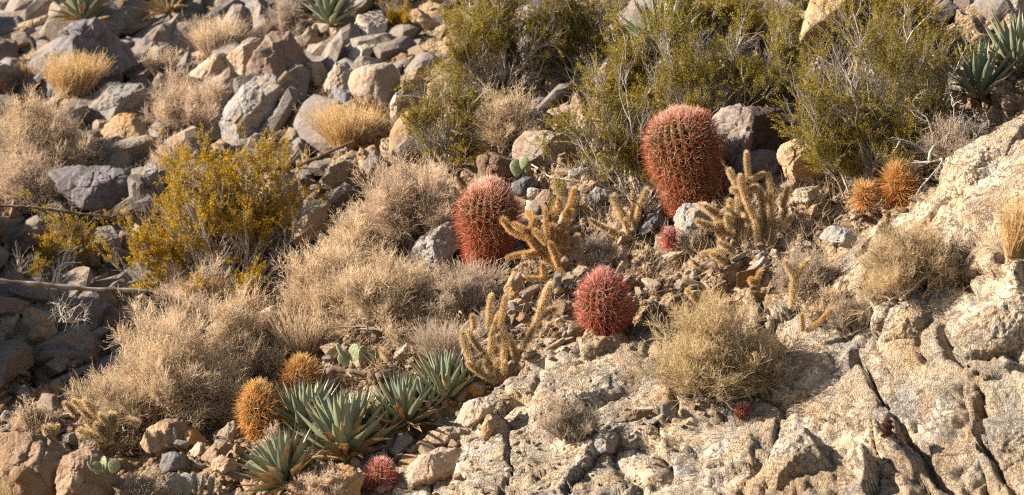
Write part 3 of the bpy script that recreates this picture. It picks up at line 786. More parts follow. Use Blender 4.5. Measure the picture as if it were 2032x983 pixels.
# ------------------------------------------------------------------ barrel cactus
def barrel(label, foot, top, prof, mat=P_REDSP, ribs=22, spl=0.055, dens=1.0, crown_tint=0.34, group='barrel cacti on the slope', name='barrel_cactus', dist=None, near=0.0, flesh=None, cat='barrel cactus', rows=None, thin=1.0):
    gp = ground(*foot)[0] if dist is None else ray(foot[0], foot[1], dist)
    if near: gp = ray(foot[0], foot[1], gp.y - near)
    s = K * gp.y
    hw = max(b for a, b in prof) * s
    base = Vector((gp.x, gp.y + hw * 0.35, gp.z - 0.01))
    ax = Vector(((top[0] - foot[0]) * s, 0.0, (foot[1] - top[1]) * s))
    Hh = ax.length
    zt = np.array([a for a, b in prof]); rt = np.array([max(0.3 * b, b - 0.55 * spl / s) if b > 6 else b * 0.5 for a, b in prof]) * s
    def rad(t):
        return np.interp(t, zt, rt)
    # resample the profile evenly along its length, smoothed
    tt = np.linspace(0, 1, 400); rr = smooth1(rad(tt)[:, None], 0, 90)[:, 0]; rr = np.where(tt > 0.93, np.minimum(rad(tt), rr * 1.2), rr)
    arc = np.concatenate([[0], np.cumsum(np.hypot(np.diff(tt) * Hh, np.diff(rr)))])
    A = arc[-1]
    nz = 70; u = np.linspace(0, A, nz)
    zz = np.interp(u, arc, tt) * Hh; rz = np.interp(u, arc, rr)
    sub = 8; nth = ribs * sub
    th = np.arange(nth) * 2 * np.pi / nth
    ribw = np.abs(np.cos(th * ribs / 2)) ** 1.0
    R = rz[:, None] * (0.85 + 0.15 * ribw[None, :])
    X = R * np.cos(th)[None, :]; Y = R * np.sin(th)[None, :]
    Z = np.broadcast_to(zz[:, None], X.shape)
    Q = Vector((0, 0, 1)).rotation_difference(ax.normalized()).to_matrix()
    Qm = np.array(Q)
    lump = 1 + 0.055 * fbm(np.stack([X, Y, Z], -1).reshape(-1, 3) * 7.0 + foot[0], 2, 77).reshape(X.shape)
    X, Y = X * lump, Y * lump
    V = np.stack([X, Y, Z], -1).reshape(-1, 3) @ Qm.T
    idx = np.arange(nz * nth).reshape(nz, nth); nx = np.roll(idx, -1, 1)
    q = np.stack([idx[:-1], nx[:-1], nx[1:], idx[1:]], -1).reshape(-1, 4)
    t = thing(name, base, label, cat, group)
    tint = np.broadcast_to(ribw[None, :], X.shape).ravel() * 0.75 + 0.1 * RNG.normal(size=X.size)
    obj('body', make_mesh('body', V, q, None, np.clip(tint, 0, 1)), flesh or P_BARREL, t)
    # areoles along every rib
    step = 0.029 if rows is None else A / rows
    na = max(4, int(A / step))
    C, NR, TG, TT = [], [], [], []
    for k in range(ribs):
        a0 = k * 2 * np.pi / ribs
        uu = (np.arange(na) + RNG.uniform(0.2, 0.8)) / na * A
        z = np.interp(uu, arc, tt) * Hh; r = np.interp(uu, arc, rr)
        r2 = np.interp(uu + 0.004, arc, rr); z2 = np.interp(uu + 0.004, arc, tt) * Hh
        dr, dz = r2 - r, z2 - z
        dr[-1] -= 1e-4
        tang = nrm(np.stack([dr * np.cos(a0), dr * np.sin(a0), dz + 1e-6], 1))
        out = nrm(np.stack([dz * np.cos(a0) + 1e-5 * np.cos(a0), dz * np.sin(a0), -dr], 1))
        keep = (r > 0.010) | (RNG.uniform(size=na) < 0.25)
        C.append(np.stack([r * np.cos(a0), r * np.sin(a0), z], 1)[keep]); NR.append(out[keep]); TG.append(tang[keep]); TT.append((uu / A)[keep])
    C, NR, TG, TT = map(np.concatenate, (C, NR, TG, TT))
    SD = np.cross(NR, TG)
    mb = MB()
    def cluster(n, l0, l1, tilt0, tilt1, r, Kp, bend, tl, flat=None):
        m = len(C)
        if m == 0: return
        i = np.repeat(np.arange(m), n)
        ph = (np.tile(np.arange(n), m) + RNG.uniform(0, 1, m * n)) * 2 * np.pi / n
        tl_ = RNG.uniform(tilt0, tilt1, m * n)
        rad_ = np.cos(ph)[:, None] * SD[i] + np.sin(ph)[:, None] * TG[i]
        d = NR[i] * np.cos(tl_)[:, None] + rad_ * np.sin(tl_)[:, None]
        top_ = np.clip((TT[i] - 0.55) / 0.4, 0, 1)
        L = RNG.uniform(l0, l1, m * n) * (1 - 0.2 * top_ ** 2)
        d = nrm(d + np.array([0, 0, 0.5]) * (top_ ** 2)[:, None])
        P = np.empty((m * n, Kp, 3)); P[:, 0] = C[i]
        bd = nrm(-rad_ * 0.5 + NR[i] * 0.3 + RNG.normal(size=(m * n, 3)) * 0.5) * bend * RNG.uniform(-0.4, 1, (m * n, 1))
        dd = d.copy()
        for kk in range(1, Kp):
            P[:, kk] = P[:, kk - 1] + dd * (L / (Kp - 1))[:, None]
            dd = nrm(dd + bd)
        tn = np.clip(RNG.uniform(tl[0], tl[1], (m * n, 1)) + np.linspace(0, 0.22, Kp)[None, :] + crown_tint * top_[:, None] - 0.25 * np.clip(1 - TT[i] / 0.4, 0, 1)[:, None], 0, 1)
        v, q_, c = tubes(P, taper(m * n, Kp, r, r * 0.35), 3, tn)
        mb.add(v, q_, None, c)
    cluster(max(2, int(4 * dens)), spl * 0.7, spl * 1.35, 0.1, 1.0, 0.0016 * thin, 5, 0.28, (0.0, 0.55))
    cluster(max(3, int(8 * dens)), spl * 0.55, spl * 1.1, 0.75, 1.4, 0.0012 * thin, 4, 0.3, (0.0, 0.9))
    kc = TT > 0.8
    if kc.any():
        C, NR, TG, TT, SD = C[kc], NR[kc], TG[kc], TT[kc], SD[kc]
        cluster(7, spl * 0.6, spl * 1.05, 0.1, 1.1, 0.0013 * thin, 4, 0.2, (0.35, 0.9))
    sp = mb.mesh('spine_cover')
    co = np.empty(len(sp.vertices) * 3, dtype=np.float32); sp.vertices.foreach_get('co', co)
    sp.vertices.foreach_set('co', (co.reshape(-1, 3) @ Qm.T).astype(np.float32).ravel()); sp.update()
    obj('spine_cover', sp, mat, t)
    return t

# ------------------------------------------------------------------ cholla: jointed arms in a coat of spines
def cholla_arm(L, r, nsp, spl, bend, thin=0.00042):
    nz, nth = int(max(16, L / 0.005)), 20
    z = np.linspace(0, 1, nz)
    prof = np.minimum(1, np.sqrt(np.clip(z / 0.08, 0.05, 1))) * np.where(z > 0.86, np.sqrt(np.clip(1 - ((z - 0.86) / 0.14) ** 2, 0.0, 1)), 1) * (0.95 + 0.08 * np.sin(z * 3))
    th = np.arange(nth) * 2 * np.pi / nth
    tub = np.maximum(0, np.cos(th[None, :] * 5 + z[:, None] * L / 0.011 * 1.6)) * np.maximum(0, np.cos(th[None, :] * 3 - z[:, None] * L / 0.011 * 2.2))
    R = r * (prof[:, None] * (0.82 + 0.5 * tub))
    ax = np.stack([bend * np.sin(z * 1.57) * L * 0.35, 0 * z, z * L], 1)
    V = np.stack([R * np.cos(th)[None, :] + ax[:, None, 0], R * np.sin(th)[None, :], np.broadcast_to(ax[:, None, 2], R.shape)], -1)
    idx = np.arange(nz * nth).reshape(nz, nth); nx = np.roll(idx, -1, 1)
    q = np.stack([idx[:-1], nx[:-1], nx[1:], idx[1:]], -1).reshape(-1, 4)
    body = make_mesh('arm', V.reshape(-1, 3), q, None, np.clip(tub, 0, 1).ravel())
    # spine stars at the tubercles
    na = max(30, nsp // 10)
    zi = np.arange(na); zz = np.clip((zi + 0.5) / na, 0.02, 0.995); tt = zi * 2.399963
    rr = r * np.interp(zz, z, prof)
    c = np.stack([rr * np.cos(tt) + bend * np.sin(zz * 1.57) * L * 0.35, rr * np.sin(tt), zz * L], 1)
    out = np.stack([np.cos(tt), np.sin(tt), np.clip((zz - 0.84) / 0.16, 0, 1) * 2.2], 1); out = nrm(out)
    i = np.repeat(np.arange(na), 12); m = len(i)
    d = nrm(out[i] + 0.75 * nrm(RNG.normal(size=(m, 3))) + np.array([0, 0, 0.15]))
    Ls = spl * RNG.uniform(0.55, 1.2, m)
    P = np.stack([c[i], c[i] + d * (Ls * 0.5)[:, None], c[i] + d * Ls[:, None]], 1)
    tn = np.clip(RNG.uniform(0.0, 0.7, (m, 1)) + np.array([[0, 0.15, 0.3]]), 0, 1)
    v, q2, cc = tubes(P, np.broadcast_to(np.array([[1, 0.75, 0.3]]) * thin, (m, 3)), 3, tn)
    mb = MB(); mb.add(v, q2, None, cc)
    return body, mb.mesh('spine_coat')

ARMS = {}
for _k, (_L, _n) in {'stub': (0.055, 620), 'short': (0.10, 1050), 'mid': (0.17, 1700), 'long': (0.33, 3000)}.items():
    ARMS[_k] = [(_L,) + cholla_arm(_L, 0.0118, int(_n * 0.85), 0.018, b, 0.00052) for b in (0.12, -0.35, 0.6)]
for _k in ARMS:
    for _L, _b, _s in ARMS[_k]: _b.materials.append(P_CHOLLA); _s.materials.append(P_CHSP)

def cholla(label, foot, arms, fat=1.0, near=-0.03, group='cholla cacti on the slope', brown=False, dist=None, depth=0.05, cat='cholla cactus'):
    g = ground(*foot)[0] if dist is None else ray(foot[0], foot[1], dist)
    yb = g.y - near
    base = ray(foot[0], foot[1], yb)
    t = thing('cholla_cactus', base, label, cat, group)
    ends = {}
    for (x0, y0, x1, y1) in arms:
        key = (x0, y0)
        da = 0.0
        for (ex, ey), dv in ends.items():
            if abs(ex - x0) + abs(ey - y0) < 9: da = dv
        db = da + random.uniform(-1, 1) * depth
        ends[(x1, y1)] = db
        a = ray(x0, y0, yb + da) - base; b = ray(x1, y1, yb + db) - base
        v = b - a; L = v.length + 0.012
        kind = min(ARMS, key=lambda k: abs(math.log(ARMS[k][0][0] / L)))
        L0, body, coat = random.choice(ARMS[kind])
        o = obj('arm', body, None, t, a)
        q = Vector((0, 0, 1)).rotation_difference(v.normalized()) @ Quaternion((0, 0, 1), random.uniform(0, 6.28))
        o.rotation_mode = 'QUATERNION'; o.rotation_quaternion = q
        f = 0.86 * fat * random.uniform(0.85, 1.12)
        o.scale = (f, f, L / L0)
        sp = obj('spine_coat', coat, None, o)
        if brown:
            sp.material_slots[0].link = 'OBJECT'; sp.material_slots[0].material = P_CHSPB
    return t

# ------------------------------------------------------------------ agave
def agave_leaf(base, az, el, L, W, curl, dry=False, twist=0.0):
    n, m = 12, 7
    t = np.linspace(0, 1, n)
    wid = W * np.interp(t, [0, 0.08, 0.3, 0.5, 0.75, 0.92, 1.0], [0.75, 0.72, 0.92, 1.0, 0.62, 0.2, 0.02])
    if dry: wid = wid * (0.65 + 0.2 * np.sin(t * 9 + RNG.uniform(0, 6)))
    e = el + curl * t ** 1.4
    dl = L / (n - 1)
    rx = np.concatenate([[0], np.cumsum(np.cos(e[:-1]) * dl)]); rz = np.concatenate([[0], np.cumsum(np.sin(e[:-1]) * dl)])
    s = np.linspace(-1, 1, m)
    ca, sa = math.cos(az), math.sin(az)
    nrx, nrz = -np.sin(e), np.cos(e)
    cup = (0.55 if not dry else 0.9) * wid[:, None] * 0.5 * (s[None, :] ** 2)
    tw = twist * t[:, None] * s[None, :] * wid[:, None] * 0.5
    thickv = (0.16 * W * (1 - t) ** 0.7 + 0.0012)[:, None] * (1 - s[None, :] ** 2) if not dry else np.full((n, m), 0.0006)
    def surf(off):
        X = rx[:, None] + nrx[:, None] * (cup + tw + off); Z = rz[:, None] + nrz[:, None] * (cup + tw + off); Y = s[None, :] * wid[:, None] * 0.5
        return np.stack([base[0] + X * ca - Y * sa, base[1] + X * sa + Y * ca, base[2] + Z], -1)
    top, bot = surf(0), surf(-thickv - 0.0004)
    V = np.concatenate([top.reshape(-1, 3), bot.reshape(-1, 3)])
    idx = np.arange(n * m).reshape(n, m)
    q1 = np.stack([idx[:-1, :-1], idx[:-1, 1:], idx[1:, 1:], idx[1:, :-1]], -1).reshape(-1, 4)
    q2 = np.stack([idx[:-1, :-1], idx[1:, :-1], idx[1:, 1:], idx[:-1, 1:]], -1).reshape(-1, 4) + n * m
    if not dry:
        edge = np.broadcast_to(np.where(np.abs(s) > 0.98, 0.0, 0.45)[None, :], (n, m)) + 0.45 * (1 - t)[:, None] * (np.abs(s) < 0.98)
    else: edge = np.clip(RNG.uniform(0.2, 0.8) + 0.2 * RNG.normal(size=(n, m)), 0, 1)
    return V, np.concatenate([q1, q2]), np.concatenate([edge.ravel(), np.clip(edge.ravel() + 0.12, 0, 1) if not dry else edge.ravel()]), top[-1, m // 2], nrm(top[-1, m // 2] - top[-3, m // 2])

def agave(label, px, py, w, h, n=46, dryn=20, lean=0.0, wide=1.0, group='agaves on the slope', dist=None, near=0.0, name='agave', minel=0.1, tilt=0.0):
    g = ground(px, py)[0] if dist is None else ray(px, py, dist)
    if near: g = ray(px, py, g.y - near)
    s = K * g.y
    L = h * s * 0.92; W = 0.185 * L * wide
    base = Vector((g.x, g.y + 0.02, g.z))
    t = thing(name, base, label, 'agave', group)
    gr, dr, tp = MB(), MB(), MB()
    a0 = RNG.uniform(0, 6.28)
    tips, tdir = [], []
    hw = w * s * 0.5
    for i in range(n):
        f = i / (n - 1)                     # 0 outer .. 1 inner
        el = math.radians(14 + 72 * f ** 0.7) + RNG.normal() * 0.06 + minel
        el = min(el, 1.52)
        az = a0 + i * 2.399963 + RNG.normal() * 0.08
        reach = min(1.0, hw / (L * 0.95))
        Li = L * (0.80 + 0.22 * math.sin(math.pi * min(1, f * 1.2 + 0.1))) * RNG.uniform(0.92, 1.06)
        Li *= reach + (1 - reach) * math.sin(el)
        r0 = 0.018 * (1 - f)
        V, q, c, tip, td = agave_leaf((r0 * math.cos(az), r0 * math.sin(az), 0.012 + 0.03 * f), az, el, Li, W * (1.0 - 0.25 * f), RNG.uniform(-0.05, 0.22), False, RNG.uniform(-0.1, 0.1))
        gr.add(V, q, None, c); tips.append(tip); tdir.append(td)
    for i in range(dryn):
        az = RNG.uniform(0, 6.28); el = math.radians(RNG.uniform(-5, 62))
        V, q, c, tip, td = agave_leaf((0, 0, 0.01), az, el, min(L, hw * 1.1) * RNG.uniform(0.75, 1.2), W * 0.9, RNG.uniform(-0.9, 0.5), True, RNG.uniform(-1.2, 1.2))
        dr.add(V, q, None, c)
    tips, tdir = np.array(tips), np.array(tdir)
    P = np.stack([tips - tdir * 0.004, tips + tdir * 0.012, tips + tdir * 0.026], 1)
    v, q, c = tubes(P, np.broadcast_to(np.array([[0.0018, 0.0013, 0.0004]]), (len(P), 3)), 4, np.full(len(P), 0.3)); gr.add(v, q, None, c); ntip = len(q)
    ro = obj('rosette', gr.mesh('rosette'), P_AGAVE, t)
    if dryn: obj('withered_skirt', dr.mesh('withered_skirt'), P_AGAVEDRY, t)
    ro.data.materials.append(P_TIP); nb = len(ro.data.polygons) - ntip; ro.data.polygons.foreach_set('material_index', np.concatenate([np.zeros(nb), np.ones(ntip)]).astype(np.int32))
    t.rotation_euler = (0, lean, 0)
    return t

# ------------------------------------------------------------------ prickly pear
def pad_mesh(seed):
    rg = np.random.default_rng(seed)
    d, f = ico(4)
    v = d.copy()
    z = (v[:, 2] + 1) / 2
    w = np.interp(z, [0, 0.15, 0.4, 0.65, 0.85, 1], [0.55, 0.72, 0.92, 1.04, 1.02, 1.0])
    v = np.stack([v[:, 0] * 0.40 * w, v[:, 1] * 0.075 * w, z], 1)
    v[:, 1] += 0.05 * (z - 0.5) ** 2 * rg.uniform(-2, 2) + 0.05 * v[:, 0] * rg.uniform(-1, 1)
    # areole dots on a skewed grid
    a, b = v[:, 0] / 0.11, v[:, 2] / 0.11
    uu, vv = a + b * 0.5, b - a * 0.5
    du, dv = uu - np.round(uu), vv - np.round(vv)
    dot = np.clip(1.0 - np.hypot(du, dv) / 0.28, 0, 1)
    v[:, 1] += np.sign(d[:, 1]) * 0.006 * dot
    me = make_mesh('pad', v, None, f, np.clip(dot * 1.6, 0, 1))
    # spines at the dots
    pts = []
    for i in range(-6, 7):
        for j in range(-14, 15):
            bb = (j + i * 0.5) / 1.25; aa = i - bb * 0.5
            x, zz = aa * 0.11, bb * 0.11
            ww = np.interp(zz, [0, 0.15, 0.4, 0.65, 0.85, 1], [0.55, 0.72, 0.92, 1.04, 1.02, 1.0])
            k = 1 - (2 * zz - 1) ** 2
            if 0.02 < zz < 0.98 and k > 0 and abs(x) < 0.40 * ww * math.sqrt(k) * 0.95:
                yy = 0.075 * ww * math.sqrt(max(0, k - (x / (0.40 * ww)) ** 2))
                pts += [(x, -yy, zz), (x, yy, zz)]
    pts = np.array(pts); i = np.repeat(np.arange(len(pts)), 5)
    dd = nrm(np.stack([np.zeros(len(i)), np.sign(pts[i, 1]), np.zeros(len(i))], 1) + 0.8 * RNG.normal(size=(len(i), 3)))
    P = np.stack([pts[i], pts[i] + dd * 0.035, pts[i] + dd * 0.07], 1)
    vv_, q, c = tubes(P, np.broadcast_to(np.array([[0.006, 0.005, 0.002]]), (len(P), 3)), 3, RNG.uniform(0, 1, len(P)))
    mb = MB(); mb.add(vv_, q, None, c)
    return me, mb.mesh('spine_dot')

PADS = [pad_mesh(i) for i in range(3)]
for _a, _b in PADS: _a.materials.append(P_PAD); _b.materials.append(P_PADSP)

def prickly_pear(label, foot, pads, group='prickly pears among the stones', grey=False, dist=None):
    g = ground(*foot)[0] if dist is None else ray(foot[0], foot[1], dist)
    base = g + Vector((0, -0.09, 0)); s = K * g.y
    t = thing('prickly_pear', base, label, 'prickly pear', group)
    for (x0, y0, x1, y1, turn, wf) in pads:
        me, sm = random.choice(PADS)
        dy = random.uniform(-0.04, 0.05)
        a = ray(x0, y0, base.y + dy) - base; b = ray(x1, y1, base.y + dy + random.uniform(-0.02, 0.02)) - base
        v = b - a
        o = obj('pad', me, None, t, a)
        o.rotation_mode = 'QUATERNION'
        o.rotation_quaternion = Vector((0, 0, 1)).rotation_difference(v.normalized()) @ Quaternion((0, 0, 1), math.radians(turn))
        L = v.length
        o.scale = (L * wf, L, L)
        if grey: o.material_slots[0].link = 'OBJECT'; o.material_slots[0].material = P_PADGREY
        obj('spine_dot', sm, None, o)
    return t
# ================================================================== placement
G_ROCK = 'larger rocks on the hillside'
B = boulder
BEDF = [(-0.25, -0.8, 0.62, 1.0), (0.2, -1, 0.35, 1.05)]
# ---- bedrock masses, lower right
def bed(label, outline, proud=0.07, **k):
    """a block of bedrock between joints, its face lying along the slope and standing a little proud of it"""
    k.setdefault('p', 40); k.setdefault('rough', 0.05); k.setdefault('facets', 16)
    inside = [p for p in (sample_poly(outline) for _ in range(40)) if -300 < p[0] < 2300]
    hits = [ground(*p) for p in inside]
    nn = sum((h[1] for h in hits), Vector()).normalized()
    yc = sorted(h[0].y for h in hits)[len(hits) // 2] + 0.10
    cx = sum(p[0] for p in inside) / len(inside); cy = sum(p[1] for p in inside) / len(inside)
    fr = [((nn.x, nn.y, nn.z), 1.0), ((nn.x - 0.35, nn.y, nn.z), 1.0), ((nn.x + 0.3, nn.y, nn.z - 0.1), 1.03), ((nn.x, nn.y, nn.z + 0.4), 1.0)]
    # distance of the face from the block's centre
    d = proud + 0.10 * abs(nn.y)
    return B(label, 'bed', outline, thick=-2 * d, dist=yc, embed=0.0, front=[(f[0], f[1], f[2], w) for f, w in fr], grit=2.2, level=7, name='bedrock_outcrop', cat='bedrock', group='pale bedrock outcrops', side=(2, 14), **k)
bed('broad pale cream bedrock face sloping below the tall golden cholla', [(890, 1010), (915, 930), (950, 880), (985, 805), (1060, 752), (1130, 705), (1240, 655), (1290, 690), (1305, 775), (1240, 835), (1190, 900), (1230, 1010)])
bed('low grey speckled bedrock mass along the bottom edge right of the cream face', [(1195, 1060), (1255, 885), (1420, 842), (1600, 835), (1745, 850), (1830, 920), (1930, 1060)])
bed('rust stained bedrock hump between the olive shrub and the tiny pink cactus', [(1440, 790), (1500, 700), (1600, 655), (1690, 668), (1715, 740), (1690, 810), (1590, 835), (1490, 830)])
bed('large cream bedrock block with a vertical crack under the grey yellow shrub', [(1705, 715), (1750, 625), (1830, 562), (1935, 540), (1950, 600), (1895, 650), (1880, 720), (1800, 790), (1735, 770)], proud=0.11)
bed('rounded knobbly bedrock boulder at the right edge below the golden grass tuft', [(1880, 650), (1920, 605), (2040, 572), (2140, 590), (2140, 720), (2030, 735), (1955, 755), (1900, 715)], proud=0.13, p=24)
bed('big smooth topped bedrock boulder in the bottom right corner', [(1942, 800), (2032, 742), (2160, 715), (2190, 1080), (2020, 1080), (1955, 900)], proud=0.13)
bed('steep broken bedrock wedge between the two dark diagonal cracks', [(1725, 800), (1800, 770), (1885, 730), (1940, 795), (1955, 905), (2010, 1060), (1900, 1060), (1815, 915)])
bed('long sloping bedrock slab rising to the right edge beside the golden cacti mounds', [(1655, 520), (1760, 425), (1850, 325), (1930, 255), (2040, 218), (2160, 190), (2160, 470), (2040, 460), (1900, 480), (1760, 520)], proud=0.06, rough=0.05)
bed('rubbly cream bedrock shoulder behind the tiny pink cactus at the foot of the olive shrub', [(1300, 790), (1320, 700), (1400, 650), (1470, 690), (1450, 800), (1370, 830)])

